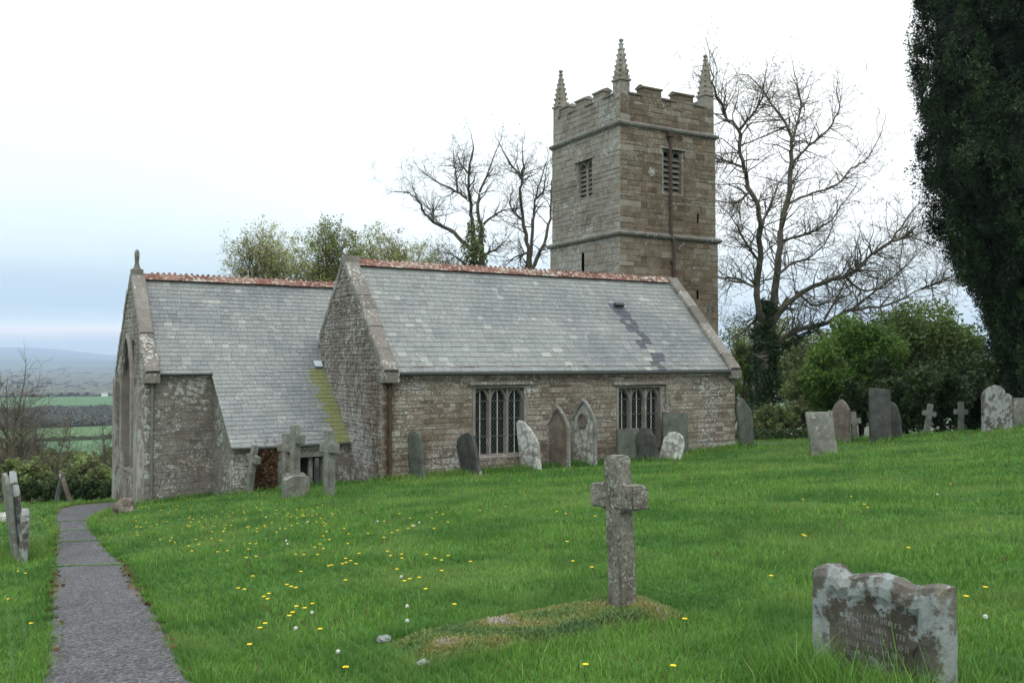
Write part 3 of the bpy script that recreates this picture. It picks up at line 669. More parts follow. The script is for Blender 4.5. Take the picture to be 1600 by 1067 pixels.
mb.tube([eo - U2 * .05 + Zv * .4] + arc + [eo - V2 * 1.6 - U2 * .05 + Zv * .4], .07, 6); mb.build('hood_mould', M['trim'], e_win)
mb = MB()
for a_, b_ in (((0, 2 * CW), (CLEN, 2 * CW)), ((CLEN, 2 * CW), (CLEN, 0))): mb.add([ch(*a_, cb), ch(*b_, cb), ch(*b_, EC), ch(*a_, EC)], [(0, 1, 2, 3)], m=1)
mb.build('wall', [M['chancel'], M['mortar']], church, label='rear walls of the chancel')
cl = math.hypot(CW, RC - EC); cup = (V2 * CW + Zv * (RC - EC)) / cl; cn = (-V2 * (RC - EC) + Zv * CW) / cl
mb = MB(); slates(mb, ch(.28, 0, EC), U2, cup, cn, [(0, -.13), (S1 - .28, -.13), (S1 - .28, 0.0), (CLEN - .2, 0.0), (CLEN - .2, cl), (0, cl)] if False else [(0, 0), (CLEN - .2, 0), (CLEN - .2, cl), (0, cl)], gauge=.14, width=(.15, .25))
slates(mb, ch(.28, 0, EC), U2, cup, cn, [(0, -.13), (S1 - .30, -.13), (S1 - .30, -.002), (0, -.002)], gauge=.13, width=(.18, .3), under=False)
roofC = mb.build('roof', M['slate'], church, label='grey slate roof of the chancel, bluish near the gable')
kl = math.hypot(S2, EC - EK); kup = (V2 * S2 + Zv * (EC - EK)) / kl; kn = (-V2 * (EC - EK) + Zv * S2) / kl
JU = (AX - CO[0] + V2[0] * S2) / U2[0]
def mossfn(s, t): 
    wdt = .34 - .16 * t / kl; dd = (JU - S1) - s - (kl - t) * V2[0] * .0
    return .85 if -.1 < dd < wdt + .08 + random.uniform(-.04, .04) else (.18 if dd < wdt + .3 else 0)
mb = MB(); slates(mb, ch(S1, -S2, EK), U2, kup, kn, [(-.07, -.1), (JU - S1 + .12, -.1), (JU - S1 + .12, kl + .03), (-.07, kl + .03)], gauge=.14, width=(.16, .27), mossfn=mossfn)
mb.build('roof', M['slate'], church, label='lean-to slate roof with a bright mossy strip beside the aisle gable')
mb = MB(); mb.add([ch(.2, 2 * CW, EC), ch(CLEN, 2 * CW, EC), ch(CLEN, CW, RC), ch(.2, CW, RC)], [(0, 1, 2, 3)], (.5, 0, .5)); mb.build('roof', M['slate'], church, label='rear slope of the chancel roof')
ridge(ch(.3, CW, RC + .03), ch(CLEN - .2, CW, RC + .03), roofC)
coping(ch(0, -.12, EC - .1), ch(0, CW, RC + .04), U2, .28, roofC, n=5)
coping(ch(0, 2 * CW + .12, EC - .1), ch(0, CW + .01, RC + .035), U2, .26, roofC, n=5)
mb = MB(); mb.add([ch(0, 2 * CW + .14, EC - .16) + q for q in ((0, 0, 0), (.2, 0, 0), (.2, 0, .1), (0, 0, .1))] , [(0, 1, 2, 3)]); 
# finial
f0 = ch(.14, CW, RC + .12); mb = MB(); mb.box(f0 - np.array([.14, .14, .1]), (.28, 0, 0), (0, .28, 0), (0, 0, .18))
mb.tube([f0 + Zv * z for z in (.08, .14, .2, .26, .34, .42, .50, .56, .6)], [.12, .08, .06, .05, .055, .06, .062, .05, .015], 8)
mb.box(f0 + V2 * -.10 + Zv * .40 - U2 * .03, V2 * .20, U2 * .06, Zv * .06); mb.build('finial', M['string'], church)
gutter(ch(.1, -.15, EC - .10), ch(S1 - .05, -.15, EC - .11), .035, church)
g0 = ch(.14, -.14, EC - .1); pipe([g0, g0 - Zv * .12 + V2 * .01, ch(.16, -.06, EC - .3), ch(.16, -.06, H(EX, EY) - .05)], .033, M['pipe_g'], 'greenish downpipe at the chancel corner')
# lean-to walls
mb = MB(); masonry(mb, ch(S1, 0, 0), -V2, -U2, [(0, cb), (S2, cb), (S2, EK), (0, EC - .02)], course=(.05, .15), lw=(.1, .4), proud=(.001, .016), gap=.004)
mb.build('wall', [M['chancel'], M['mortar']], church, label='narrow side wall under the edge of the lean-to roof')
def kp(px, py): p = on_plane(px, py, ch(S1, -S2, 0), V2); return (p - ch(S1, -S2, 0)) @ U2, p[2]
ka, kb = kp(434, 757), kp(510, 712); kx1 = JU - S1 + .1
kh = (ka[0], kb[0], ka[1] - .1, kb[1])
mb = MB(); masonry(mb, ch(S1, -S2, 0), U2, -V2, [(0, cb), (kx1, cb), (kx1, EK), (0, EK)], [kh], course=(.05, .15), lw=(.1, .4), proud=(.001, .016), gap=.004)
mb.build('wall', [M['chancel'], M['mortar']], church, label='low shaded wall under the eave of the lean-to')
ko = ch(S1, -S2, 0) + U2 * kh[0] + Zv * kh[2]; kw, kh_ = kh[1] - kh[0], kh[3] - kh[2]; kn_ = -V2
mb = MB(); mb.box(ko - kn_ * .0, U2 * .09, Zv * kh_, -kn_ * .22); mb.box(ko + U2 * (kw - .09), U2 * .09, Zv * kh_, -kn_ * .22); mb.box(ko - U2 * .08 + Zv * (kh_ + .002), U2 * (kw + .16), Zv * .11, kn_ * .04)
lw_ = mb.build('window', M['cross_g'], church, label='low dark square window under the lean-to eave')
for fr_ in (.33, .66):
    mb = MB(); mb.box(ko + U2 * kw * fr_ - kn_ * .1, U2 * .09, Zv * kh_, -kn_ * .1); mb.build('mullion', M['cross_g'], lw_)
mb = MB(); mb.box(ko - kn_ * .22, U2 * kw, Zv * kh_, -kn_ * .02); mb.build('glass', M['void'], lw_)
for k in range(5):
    mb = MB(); mb.box(ko + U2 * kw * (.08 + .2 * k) - kn_ * .14, U2 * .02, Zv * kh_, -kn_ * .02); mb.build('upright_bar', M['bar' if k == 3 else 'wire'], lw_)
mb = MB(); mb.tube([ch(S1 - .05, -S2 - .12, EK - .09), ch(JU, -S2 - .12, EK - .1)], .035, 8); mb.build('gutter', M['iron'], church)
q = ch(JU, 0, EC); mb = MB(); mb.box(q + np.array([-.2, -.02, .05]), (.2, 0, 0), (0, .15, .14), (0, -.02, .03)); mb.build('lead_flashing', M['lead'], roofC)
# ---- nave behind the aisle
NY0, NY1, NRZ = AY + 2 * AW - .3, 28.2, 2.15; nm = (NY0 + NY1) / 2
mb = MB(); mb.add([(AX + .6, NY0, -.3), (TX + .1, NY0, -.3), (TX + .1, nm, NRZ), (AX + .6, nm, NRZ), (AX + .6, NY1, -.3), (TX + .1, NY1, -.3)], [(0, 1, 2, 3), (3, 2, 5, 4)], (.5, 0, .5))
mb.build('roof', M['slate'], church, label='nave roof hidden behind the aisle')
mb = MB(); mb.add([(AX + .6, NY0, AB), (TX + .1, NY0, AB), (TX + .1, NY1, AB), (AX + .6, NY1, AB), (AX + .6, NY0, -.3), (TX + .1, NY0, -.3), (TX + .1, NY1, -.3), (AX + .6, NY1, -.3), (AX + .6, nm, NRZ), (TX + .1, nm, NRZ)], [(0, 1, 5, 4), (2, 3, 7, 6), (3, 0, 4, 8, 7), (1, 2, 6, 9, 5)])
mb.build('wall', M['mortar'], church, label='nave walls behind the aisle')

# ---- tower
TB = -3.5; INS = .09
zc_ = on_y(1043, 158, TY + INS)[2]; zm_ = on_y(1022, 141, TY + INS)[2]     # crenel and merlon heights
def tw(px, py, ins): p = on_y(px, py, TY + ins); return p[0] - TX - ins, p[2]
def te(px, py, ins): p = on_x(px, py, TX + ins); return TY + TW - ins - p[1], p[2]
bw0, bw1 = tw(1034, 303, INS * .6), tw(1067, 238, INS * .6); be0, be1 = te(902, 315, INS * .6), te(927, 248, INS * .6)
sl1, sl2 = tw(1089, 349, INS * .6), tw(1091.5, 334, INS * .6); sl3, sl4 = tw(1088, 467, 0), tw(1091.5, 454, 0); sl5, sl6 = te(909, 434, 0), te(913, 395, 0)
tower = None
mb = MB(); gr = dict(course=(.11, .26), lw=(.2, .62), proud=(.002, .022), gap=.005, jit=.012, quoin=.45)
def tt(s, z, t): return t
i1 = INS * .6
for (zlo, zhi, ins, hn, he) in ((TB, Z1, 0, [(sl3[0], sl4[0], sl3[1], sl4[1])], [(sl5[0], sl6[0], sl5[1], sl6[1])]),
                          (Z1, Z2, i1, [(bw0[0], bw1[0], bw0[1], bw1[1]), (sl1[0], sl2[0], sl1[1], sl2[1])], [(be0[0], be1[0], be0[1], be1[1])]),
                          (Z2, zc_, INS, [], [])):
    W_ = TW - 2 * ins; m1, m2 = MB(), MB()
    masonry(m1, (TX + ins, TY + ins, 0), (1, 0, 0), (0, -1, 0), [(0, zlo), (W_, zlo), (W_, zhi), (0, zhi)], hn, **gr)
    masonry(m2, (TX + ins, TY + TW - ins, 0), (0, -1, 0), (-1, 0, 0), [(0, zlo), (W_, zlo), (W_, zhi), (0, zhi)], he, **gr)
    m1.add([(TX + ins, TY + TW - ins, zlo), (TX + TW - ins, TY + TW - ins, zlo), (TX + TW - ins, TY + TW - ins, zhi), (TX + ins, TY + TW - ins, zhi), (TX + TW - ins, TY + ins, zlo), (TX + TW - ins, TY + ins, zhi)], [(1, 0, 3, 2), (4, 1, 2, 5)], m=1)
    for src, mi in ((m1, 0), (m2, 2)):
        o_ = len(mb.v); mb.v += src.v; mb.f += [tuple(i + o_ for i in f) for f in src.f]; mb.c += src.c; mb.m += [1 if m_ == 1 else mi for m_ in src.m]
for (hl, face, ins) in (((sl1[0], sl2[0], sl1[1], sl2[1]), 0, i1), ((sl3[0], sl4[0], sl3[1], sl4[1]), 0, 0), ((sl5[0], sl6[0], sl5[1], sl6[1]), 1, 0)):
    o_ = np.array((TX + ins, TY + ins, 0)) if face == 0 else np.array((TX + ins, TY + TW - ins, 0.)); d_ = np.array((1., 0, 0)) if face == 0 else np.array((0, -1., 0)); n_v = np.array((0, 1., 0)) if face == 0 else np.array((1., 0, 0))
    o_ = o_ + d_ * (hl[0] - .02) + Zv * (hl[2] - .02) + n_v * .12; mb.box(o_, d_ * (hl[1] - hl[0] + .04), Zv * (hl[3] - hl[2] + .04), n_v * .05, m=1)
tower = mb.build('tower', [M['tower_n'], M['mortar'], M['tower_e']], church, label='square tower of brown and grey stone with battlements')
mb = MB(); mb.box((TX + .2, TY + .2, zc_ - .35), (TW - .4, 0, 0), (0, TW - .4, 0), (0, 0, .1)); mb.build('roof', M['lead'], tower)
for z, e, base in ((Z1, .12, 0), (Z2, .10, i1)):
    mb = MB()
    def ringp(o, zz): a = TX + base - o; b_ = TY + base - o; c_ = TX + TW - base + o; d_ = TY + TW - base + o; return [(a, b_, zz), (c_, b_, zz), (c_, d_, zz), (a, d_, zz)]
    rings = [ringp(0, z - .11), ringp(e * .8, z - .05), ringp(e, z - .01), ringp(e, z + .04), ringp(-.06, z + .13)]
    vs = [p for r_ in rings for p in r_]; mb.add(vs, [(k * 4 + j, k * 4 + (j + 1) % 4, (k + 1) * 4 + (j + 1) % 4, (k + 1) * 4 + j) for k in range(4) for j in range(4)])
    mb.build('string_course', M['string'], tower)
# parapet: low coping between merlons, merlons with copings
def face_frame(k):
    a, b_ = TX + INS, TY + INS; c_, d_ = TX + TW - INS, TY + TW - INS
    return [(np.array((a, b_, 0.)), np.array((1., 0, 0)), np.array((0, -1., 0))), (np.array((a, d_, 0.)), np.array((0, -1., 0)), np.array((-1., 0, 0))),
            (np.array((c_, b_, 0.)), np.array((0, 1., 0)), np.array((1., 0, 0))), (np.array((c_, d_, 0.)), np.array((-1., 0, 0)), np.array((0, 1., 0)))][k]
W_ = TW - 2 * INS; th = .32
def cope(mb, P, s0, s1, z):
    mb.add([P(s0, z, .05), P(s1, z, .05), P(s1, z + .06, .05), P(s0, z + .06, .05), P(s1, z + .14, -th / 2), P(s0, z + .14, -th / 2), P(s1, z + .06, -th - .05), P(s0, z + .06, -th - .05), P(s1, z, -th - .05), P(s0, z, -th - .05)],
           [(0, 1, 2, 3), (3, 2, 4, 5), (5, 4, 6, 7), (7, 6, 8, 9), (0, 9, 8, 1), (0, 3, 5, 7, 9), (1, 8, 6, 4, 2)], (.5, 0, .5), 0)
for k in range(4):
    o, du, nn = face_frame(k); P = lambda s, z, q: o + du * s + Zv * z + nn * q
    mers = [(.95, 1.78), (2.42, 3.22)] if k in (0, 3) else [(.50, 1.02), (1.48, 2.1), (2.6, 3.2)]
    mb = MB(); cur = .36
    for a, b_ in mers + [(W_ - .36, W_)]:
        mb = MB(); cope(mb, P, cur + .0, a - .003, zc_); cur = b_ + .003; mb.build('parapet_coping', M['string'], tower)
    for a, b_ in mers:
        mb = MB(); masonry(mb, o, du, nn, [(a, zc_), (b_, zc_), (b_, zm_), (a, zm_)], course=(.17, .24), lw=(.3, .6), proud=(.004, .015), gap=.005, jit=.004)
        mb.box(P(a, zc_, -.001), du * (b_ - a), Zv * (zm_ - zc_), -nn * (th - .001), m=0); cope(mb, P, a - .035, b_ + .035, zm_ + .001)
        mb.build('merlon', [M['tower_n'] if k in (0, 3) else M['tower_e'], M['mortar']], tower)
    mb = MB(); mb.box(P(.36, Z2, -th), du * (W_ - .72), Zv * (zc_ - Z2), nn * .02, m=0); mb.build('parapet_back', M['mortar'], tower)
# pinnacles
def pinnacle(cx, cy, htot, lbl, s=.41):
    mb = MB(); zb_ = zc_ - .02; zsh = zb_ + .62 * htot / 2.6; c = np.array([cx, cy, 0.]); h = s / 2
    mb.box((cx - h, cy - h, Z2 + .1), (s, 0, 0), (0, s, 0), (0, 0, zsh - Z2 - .1), (.6, 0, .5))
    mb.box((cx - h - .04, cy - h - .04, zsh), (s + .08, 0, 0), (0, s + .08, 0), (0, 0, .07), (.6, 0, .5))
    zt = zb_ + htot; z0 = zsh + .07; hh = zt - z0 - .1; r0 = s * .70; lv = 7
    f_ = lambda q: r0 * (1 - q) ** .9 * .80 + .035
    ang0 = math.pi / 4
    def ring8(z, r, k8=.86): return [(cx + math.cos(ang0 + j * math.pi / 4) * r * (1 if j % 2 == 0 else k8), cy + math.sin(ang0 + j * math.pi / 4) * r * (1 if j % 2 == 0 else k8), z) for j in range(8)]
    vs = []; nl_ = 14
    for k in range(nl_ + 1): vs += ring8(z0 + hh * k / nl_, f_(k / nl_) * random.uniform(.94, 1.06), .78)
    mb.add(vs, [(k * 8 + j, k * 8 + (j + 1) % 8, (k + 1) * 8 + (j + 1) % 8, (k + 1) * 8 + j) for k in range(nl_) for j in range(8)], (.45, 0, .5))
    for k in range(lv):
        q = (k + .45) / lv; r = f_(q); z = z0 + hh * q; e = .052 - .02 * q
        for j in range(4):
            a = ang0 + j * math.pi / 2; o_ = np.array([cx + math.cos(a) * r, cy + math.sin(a) * r, z]); d_ = np.array([math.cos(a), math.sin(a), 0]); t_ = np.array([-math.sin(a), math.cos(a), 0]); e2 = e * random.uniform(.75, 1.2)
            mb.add([o_ - t_ * e2 - Zv * e2, o_ + t_ * e2 - Zv * e2, o_ + t_ * e2 + Zv * e2, o_ - t_ * e2 + Zv * e2, o_ + d_ * e2 * 1.1 - t_ * e2 * .6 + Zv * e2 * .1, o_ + d_ * e2 * 1.1 + t_ * e2 * .6 + Zv * e2 * .1, o_ + d_ * e2 * .9 + Zv * e2 * 1.2],
                   [(0, 1, 5, 4), (1, 2, 6, 5), (2, 3, 6), (3, 0, 4, 6), (4, 5, 6)], (.5, 0, .5))
    mb.tube([c + Zv * (zt - .12), c + Zv * (zt - .08), c + Zv * (zt - .03), c + Zv * zt], [.05, .085, .08, .02], 7, (.5, 0, .5))
    return mb.build('pinnacle', M['tower_e'], tower, label=lbl)
zp = 10.97
pinnacle(TX + INS + .2, TY + INS + .2, z_at(TX + .3, TY + .3, 60) - zc_, 'tallest-looking pinnacle at the near corner of the tower')
pinnacle(TX + INS + .2, TY + TW - INS - .2, z_at(TX + .3, TY + TW - .3, 109) - zc_, 'pinnacle at the left corner of the tower')
pinnacle(TX + TW - INS - .2, TY + INS + .2, z_at(TX + TW - .3, TY + .3, 85) - zc_, 'pinnacle at the right corner of the tower')
pinnacle(TX + TW - INS - .2, TY + TW - INS - .2, z_at(TX + TW - .3, TY + TW - .3, 131) - zc_, 'far pinnacle, only its tip above the battlements')
def belfry(o, du, nn, w_, h_, lbl):
    P = lambda s, z, q: o + du * s + Zv * z + nn * q; mb = MB(); jw = .07
    for a, b_ in ((0, jw), (w_ - jw, w_), (w_ / 2 - .055, w_ / 2 + .055)): mb.box(P(a, 0, -.25), du * (b_ - a), Zv * h_, nn * (.26 if a != w_ / 2 - .055 else .16))
    mb.box(P(jw, 0, -.25), du * (w_ - 2 * jw), Zv * .04, nn * .26)
    for a, b_ in ((jw, w_ / 2 - .055), (w_ / 2 + .055, w_ - jw)):
        n = 12; hd = .26
        for k in range(n):
            f = lambda kk: (a + (b_ - a) * kk / n, h_ - hd + (hd - .05) * max(0, 1 - abs(2 * kk / n - 1) ** 2) ** .6)
            (xa, za), (xb, zb2) = f(k), f(k + 1); mb.add([P(xa, za, -.06), P(xb, zb2, -.06), P(xb, h_, -.06), P(xa, h_, -.06), P(xa, za, -.16), P(xb, zb2, -.16)], [(0, 1, 2, 3), (0, 4, 5, 1)])
        for k in range(7):
            z = .06 + k * (h_ - .2) / 7; mb.add([P(a, z, -.10), P(b_, z, -.10), P(b_, z + .15, -.20), P(a, z + .15, -.20), P(a, z - .02, -.10), P(b_, z - .02, -.10)], [(0, 1, 2, 3), (4, 5, 1, 0)], m=1)
    mb.box(P(0, 0, -.3), du * w_, Zv * h_, nn * .04, m=2)
    mb.box(P(-.1, h_ + .02, 0), du * (w_ + .2), Zv * .07, nn * .08); mb.box(P(-.1, h_ - .2, 0), du * .06, Zv * .22, nn * .06); mb.box(P(w_ + .04, h_ - .2, 0), du * .06, Zv * .22, nn * .06)
    mb.build('belfry_window', [M['tower_e'], M['louvre'], M['void']], tower, label=lbl)
belfry(np.array((TX + i1 + bw0[0], TY + i1, bw0[1])), np.array((1., 0, 0)), np.array((0, -1., 0)), bw1[0] - bw0[0], bw1[1] - bw0[1], 'two-light belfry window crossed by the rusty pipe')
belfry(np.array((TX + i1, TY + TW - i1 - be0[0], be0[1])), np.array((0, -1., 0)), np.array((-1., 0, 0)), be1[0] - be0[0], be1[1] - be0[1], 'two-light belfry window in the grey left face of the tower')
a_, b_ = on_y(1048, 212, TY - .08), on_y(1052, 440, TY - .08)
mb = MB(); mb.tube([(a_[0], TY - .07, a_[2]), (a_[0] + .02, TY - .07, Z1), (b_[0], TY - .15, Z1 - .12), (b_[0], TY - .1, b_[2] - .6)], .055, 8); mb.box((a_[0] - .12, TY - .14, a_[2] - .05), (.24, 0, 0), (0, .2, 0), (0, 0, .2))
for z in (7.3, 6.3, 5.3, 3.4): mb.tube([(a_[0] + .01, TY - .07, z), (a_[0] + .01, TY - .07, z + .07)], .062, 8)
mb.build('downpipe', M['rustpipe'], tower, label='rusty pipe with a hopper head down the brown face of the tower')

lp = on_y(1018, 270, TY + i1); mb = MB(); rim = [(math.cos(k * .45) * .13 * random.uniform(.7, 1.2), math.sin(k * .45) * .17 * random.uniform(.7, 1.2)) for k in range(14)]
mb.add([(lp[0] + x, TY + i1 - .028, lp[2] + z) for x, z in rim] + [(lp[0] + x * 1.1, TY + i1, lp[2] + z * 1.1) for x, z in rim], [tuple(range(14))] + [(k, (k + 1) % 14, 14 + (k + 1) % 14, 14 + k) for k in range(14)]); mb.build('lime_patch', M['white_l'], tower)

# ------------------------------------------------------------------ gravestones
def slab(name, label, base, wdir, w_, h_, th_, prof, m, tilt=0., lean=0., cat='gravestone', group=None, seg=.07, rough=.006, build=True, sink=.15, bev=.012):
    """upright slab; wdir heading (deg from +X towards +Y) of its width; tilt in its plane, lean along its normal; prof(u) outline height fraction for u in 0..1"""
    nx = max(4, int(w_ / seg)); nz = max(4, int(h_ / (seg * 1.4))); mb = MB()
    a = R(wdir); wd = Vector((math.cos(a), math.sin(a), 0)); nd = Vector((math.sin(a), -math.cos(a), 0))
    base = Vector([float(q) for q in base]); rot = Matrix.Rotation(R(tilt), 3, nd) @ Matrix.Rotation(R(lean), 3, wd)
    us = np.linspace(0, 1, nx + 1)
    def P(u, zf, o, top):
        z = -sink + (h_ * top + sink) * zf
        return Vector(wd * ((u - .5) * w_) + nd * o + Vector((0, 0, z)))
    if callable(prof): pf_ = prof
    else: xs, ys = zip(*prof); pf_ = lambda u: float(np.interp(u, xs, ys))
    idx = {}
    def V(i, j, s):
        k = (i, j, s)
        if k not in idx:
            u = us[i]; o = s * th_ / 2
            uu = u; zf = j / nz
            if i in (0, nx): uu = u
            p = P(uu, zf, o, pf_(u)); n_ = mn.noise(p * 9 + base) * rough * 1.5 + mn.noise(p * 31 + base) * rough
            p = p + nd * (n_ * s) + Vector((0, 0, mn.noise(p * 17 + base * 2) * rough))
            if i in (0, nx) or j == nz: p = p - nd * (s * bev)
            idx[k] = len(mb.v); q = base + rot @ p; mb.v.append(tuple(q))
        return idx[k]
    E = {}
    def edge_mid(i, j):                   # ring of edge vertices a little further out, so the rim is rounded
        k = (i, j)
        if k not in E:
            u = us[i]; p = P(u, j / nz, 0, pf_(u)); c = P(.5, .5, 0, 1); d_ = (p - c); d_.z = d_.z if j == nz else 0
            if j == nz and 0 < i < nx: d_.x *= .3; d_.y *= .3
            d_ = d_.normalized() * bev * .8; E[k] = len(mb.v); mb.v.append(tuple(base + rot @ (p + d_)))
        return E[k]
    for s in (-1, 1):
        for i in range(nx):
            for j in range(nz):
                f = (V(i, j, s), V(i + 1, j, s), V(i + 1, j + 1, s), V(i, j + 1, s)); mb.f.append(f if s > 0 else f[::-1])
    for s in (-1, 1):
        for j in range(nz):
            for i in (0, nx): mb.f.append((V(i, j, s), V(i, j + 1, s), edge_mid(i, j + 1), edge_mid(i, j)))
        for i in range(nx): mb.f.append((V(i, nz, s), V(i + 1, nz, s), edge_mid(i + 1, nz), edge_mid(i, nz)))
    mb.c = [(.5, 0, .5)] * len(mb.f); mb.m = [0] * len(mb.f)
    if not build: return mb
    o = mb.build(name, m, loc=tuple(base)); bm = bmesh.new(); bm.from_mesh(o.data); bmesh.ops.recalc_face_normals(bm, faces=bm.faces); bm.to_mesh(o.data); bm.free()
    return tag(o, label, cat, group)
rnd_top = lambda k=.18: (lambda u: 1 - k * (1 - math.sqrt(max(0, 1 - (2 * u - 1) ** 2))))
pointed = lambda k=.2: (lambda u: 1 - k * abs(2 * u - 1) ** 1.6)
flat_t = lambda u: 1.
shoulder = [(0, .86), (.12, .87), (.14, .84), (.2, .84), (.3, .94), (.5, 1), (.7, .94), (.8, .84), (.86, .84), (.88, .87), (1, .86)]
def fit_slab(px0, px1, py_top, py_base, d): 
    g = at((px0 + px1) / 2, py_base, d); t = at((px0 + px1) / 2, py_top, d); return g, t[2] - g[2]
VW = 92.    # slabs stand across the graves: width runs along +Y
# leaning against / near the aisle wall
GW = 'old headstones set along the aisle wall'
def dep(x, y): return x * math.sin(YAW) + y * math.cos(YAW)
def gbase(px, d): 
    p = at(px, 700, d); return np.array([p[0], p[1], H(p[0], p[1])])
def ht(px, py_top, b): return z_at(b[0], b[1], py_top) - b[2]
def wall_stone(px, off): 
    p = on_y(px, 700, AY - off); return np.array([p[0], AY - off, H(p[0], AY - off)])
ws = [('headstone', 'narrow green slate headstone left of the first aisle window, almost blending into the wall', 653, .30, 672, .50, .09, pointed(.12), 'slate_g', 104, -9, 0),
      ('headstone', 'dark leaning headstone with white-edged top just left of the first aisle window', 738, .55, 676, .66, .12, rnd_top(.14), 'slate_d', 98, -19, 0),
      ('headstone', 'white lichen-streaked headstone leaning over the right edge of the first aisle window', 830, .45, 655, .58, .10, [(0, .52), (.3, .78), (.6, .94), (.85, 1), (1, .95)], 'white_l', 112, -7, 0),
      ('headstone', 'dull square slab with a flat top at the foot of the second aisle window', 983, .55, 670, .74, .08, flat_t, 'slate_g', 6, 0, -4),
      ('headstone', 'small round-topped dark headstone in front of the second window', 1014, .80, 669, .50, .09, rnd_top(.3), 'slate_d', 128, -8, 0),
      ('headstone', 'large square green slab leaning on the wall right of the second window', 1056, .42, 644, .76, .09, [(0, 1), (1, .97)], 'slate_g', -6, -2, -5),
      ('headstone', 'small white oval-topped headstone leaning in front of the large green slab', 1046, 1.05, 674, .56, .08, rnd_top(.34), 'white_l', 118, 14, 4)]
for nm_, lb, px, off, pt, w_, th_, pf_, mt, hd, tl, ln in ws:
    b0 = wall_stone(px, off); slab(nm_, lb, b0, hd, w_, ht(px, pt, b0), th_, pf_, M[mt], tl, ln, group=GW)
b0 = gbase(1167, 25.3); slab('headstone', 'tall dark pointed headstone leaning beside the right end of the aisle', b0, 14, .68, ht(1164, 620, b0), .1, [(0, .86), (.25, .99), (.4, 1), (.6, .90), (1, .70)], M['slate_g'], 7, 0, group=GW)
# pointed recessed gravestone and rosette stone (two framed memorials)
def arched(px, off, pt, w_, label, rosette):
    b0 = wall_stone(px, off); h_ = ht(px, pt, b0); w_ *= 1.25; root = thing('memorial_stone', label, 'gravestone', b0, GW); hd = 104
    m_ = slab('slab', '', b0, hd, w_ - .04, h_ - .06, .10, lambda u: 1 - .32 * abs(2 * u - 1) ** 1.5, M['brown_s'], 0, 0, build=False)
    m_.build('slab', M['brown_s'] if not rosette else M['white_l'], root)
    a = R(hd); wd = np.array([math.cos(a), math.sin(a), 0]); nd = np.array([math.sin(a), -math.cos(a), 0]); nd = nd * np.sign(-nd @ np.array(b0)); mb = MB(); pts_ = []
    for k in range(-8, 9):
        u = k / 8; pts_.append(np.array(b0) + wd * (u * w_ / 2) + Zv * (h_ * (1 - .32 * abs(u) ** 1.5)) + nd * .05)
    pts_ = [pts_[0] * 1 - Zv * (pts_[0][2] - b0[2] + .1)] + pts_ + [pts_[-1] - Zv * (pts_[-1][2] - b0[2] + .1)]
    mb.tube(pts_, .055, 6); mb.build('arch_frame', M['coping'] if not rosette else M['cross_g'], root)
    if rosette:
        mb = MB(); c = np.array(b0) + Zv * h_ * .70 + nd * .09; n = 16
        mb.tube([c + wd * math.cos(2 * math.pi * k / n) * .13 + Zv * math.sin(2 * math.pi * k / n) * .16 for k in range(n + 1)], .022, 5, cap=False)
        for k in range(6): 
            q = c + wd * math.cos(k * math.pi / 3) * .065 + Zv * math.sin(k * math.pi / 3) * .08; mb.tube([q + wd * math.cos(2 * math.pi * j / 8) * .035 + Zv * math.sin(2 * math.pi * j / 8) * .035 for j in range(9)], .010, 4, cap=False)
        mb.build('rosette', M['brown_s'], root)
arched(874, .30, 637, .56, 'pointed-arched brown stone between the two aisle windows, with a pale right edge', False)
arched(914, .35, 626, .60, 'pointed memorial stone carved with a round rosette, left of the second window', True)

# right-hand row
GR = 'gravestones on the grass before the shrubs'
def grave(px, d, pt, w_, th_, pf_, mt, hd, tl, ln, label, name='headstone'):
    b0 = gbase(px, d); return slab(name, label, b0, hd, w_, ht(px, pt, b0), th_, pf_, M[mt], tl, ln, group=GR)
grave(1288, 21.5, 641, .66, .09, [(0, 1.0), (1, .93)], 'cross_g', -20, 6, -4, 'grey tilted square-topped headstone nearest the aisle, vertically streaked')
grave(1315, 24.5, 624, .5, .12, pointed(.22), 'brown_s', 92, 0, 0, 'brown round-headed headstone half behind the tilted grey one')
grave(1376, 23.5, 606, .66, .1, [(0, 1.0), (1, .96)], 'slate_d', -10, 1, 0, 'tall dark square headstone standing against the dark shrubs')
grave(1396, 24.3, 628, .52, .1, rnd_top(.4), 'slate_d', 92, -5, 0, 'curved dark headstone peeping out behind the tall dark square one')
grave(1558, 23, 602, .78, .12, [(0, .8), (.06, .86), (.2, .95), (.45, 1), (.65, .97), (.78, .86), (.8, .80), (.93, .82), (1, .76)], 'greystone', -24, 0, 0, 'broad round-headed lichened headstone near the right edge')
grave(1597, 24.2, 622, .5, .1, flat_t, 'cross_g', -24, 0, 0, 'square grey stone cut by the right edge of the photo')
